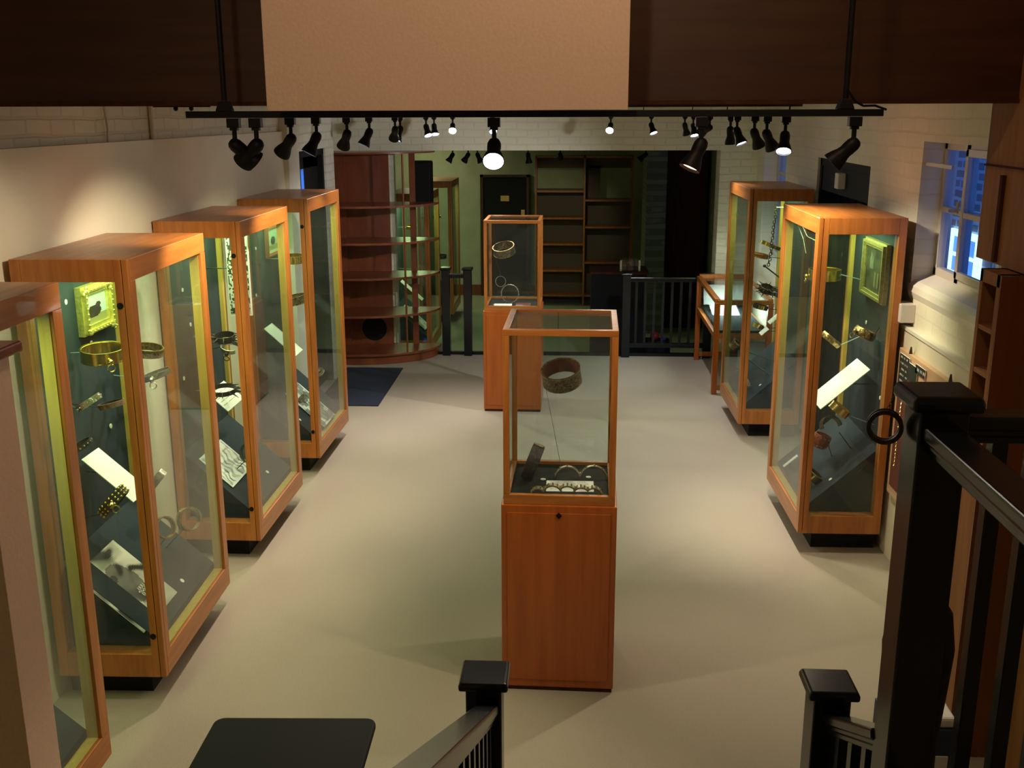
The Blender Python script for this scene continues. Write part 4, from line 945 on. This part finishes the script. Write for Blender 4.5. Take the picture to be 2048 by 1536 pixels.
chain('brass_chain', 'thin brass chain hanging on the maroon part of the wall board', (1.925, 5.90, 1.10), (1.925, 5.93, .62), 40, .005, 'brass', jit=.0005)
tag(box(1.915, 2.0, 6.04, 6.17, 1.465, 1.575).build('white_sensor', 'plastic', bevel=.006), 'small white plastic box on the right wall beside the nearer cabinet', 'box')

# ------------------------------------------------------------------ foreground left
e = thing('partition_screen', 'narrow cream partition with mahogany capping at the left edge', 'partition', (-1.50, 2.52, 0))
box(-.5, .02, -.075, .08, 0, 2.045).build('screen_body', 'panel', e, bevel=.002)
box(-.52, .06, -.11, .085, 2.045, 2.075).build('capping', 'shelf', e, bevel=.006)
e = thing('lectern_stand', 'black stand with rounded flat top at the bottom left', 'stand', (-.755, 2.35, 0))
rr = []
for cx, cy, a0 in ((.20, .19, 0), (-.20, .19, 90), (-.20, -.19, 180), (.20, -.19, 270)):
    for k in range(7): a = R(a0 + 15 * k); rr.append((cx + .03 * math.cos(a), cy + .03 * math.sin(a)))
m = MB(); m.prism(rr, 0, .022, 2); m.build('top', 'blackmatt', e, loc=(0, 0, .975), rot=(0, R(-1), R(1)), bevel=.006)
MB().tube((0, 0, .03), (0, 0, .98), .025).build('column', 'lampblack', e)
MB().tube((0, 0, 0), (0, 0, .03), .20, .19, 28).build('foot', 'lampblack', e)
# black bag and box behind the landing rail, stand-ins for an unidentified dark shape
e = thing('black_blob', 'tall black rounded bag half hidden behind the tall newel post', 'blob', (1.10, 3.0, 0))
MB().lathe([(.001, 0), (.085, .0), (.09, .3), (.085, .7), (.10, .92), (.107, 1.04), (.09, 1.16), (.05, 1.22), (.001, 1.235)], 24).build('body', 'blackmatt', e)
MB().path([(-.03, 0, 1.21), (-.03, 0, 1.27), (.03, 0, 1.27), (.03, 0, 1.21)], .006).build('top_loop', 'leather', e)
e = thing('storage_box', 'navy storage box with pale label low behind the tall newel post', 'box', (1.24, 3.32, 0))
box(-.12, .12, -.1, .1, 0, .60).build('body', 'navy', e, bevel=.004)
box(.03, .08, -.104, -.10, .10, .50).build('label', 'card', e)
box(-.11, .10, -.09, .09, .60, .64).build('lid', 'card', e, bevel=.01)

# ------------------------------------------------------------------ added unseen lights of the stair side and lower room
def area(name, loc, rot, e, sx, sy, col):
    ld = bpy.data.lights.new(name, 'AREA'); ld.shape = 'RECTANGLE'; ld.size = sx; ld.size_y = sy; ld.energy = e; ld.color = col
    lo = bpy.data.objects.new(name, ld); COL.objects.link(lo); lo.location = loc; lo.rotation_euler = rot
    return lo
ld = bpy.data.lights.new('screen_fill_spot', 'SPOT'); ld.energy = 72; ld.spot_size = R(38); ld.spot_blend = .7; ld.color = (1, .72, .50); ld.shadow_soft_size = .08  # added unseen spot, narrowed to brighten only the hanging screen
lo = bpy.data.objects.new('screen_fill_spot', ld); COL.objects.link(lo); lo.location = (-.5, -.6, 3.9); lo.rotation_euler = (Vector((-.5, -.6, 3.9)) - Vector((-.4, 3.5, 3.0))).to_track_quat('Z', 'Y').to_euler()
ld = bpy.data.lights.new('partition_fill', 'POINT'); ld.energy = 26; ld.color = (1, .70, .44); ld.shadow_soft_size = .08  # added unseen point light, placed to brighten the partition's side face
lo = bpy.data.objects.new('partition_fill', ld); COL.objects.link(lo); lo.location = (.3, 2.75, 4.2)
area('lower_room_fill', (-2.35, 16.4, 2.42), (0, 0, 0), 9, .3, 1.0, (1, 1, .58))  # added unseen area light, placed to brighten the far wall

wd = bpy.data.worlds.new('dusk'); sc.world = wd; wd.use_nodes = True
bg = wd.node_tree.nodes['Background']; bg.inputs[0].default_value = (.06, .22, .95, 1); bg.inputs[1].default_value = 1.3
sc.view_settings.view_transform = 'Standard'; sc.view_settings.look = 'None'; sc.view_settings.gamma = 1; sc.view_settings.exposure = 0.22
sc.view_settings.use_curve_mapping = False
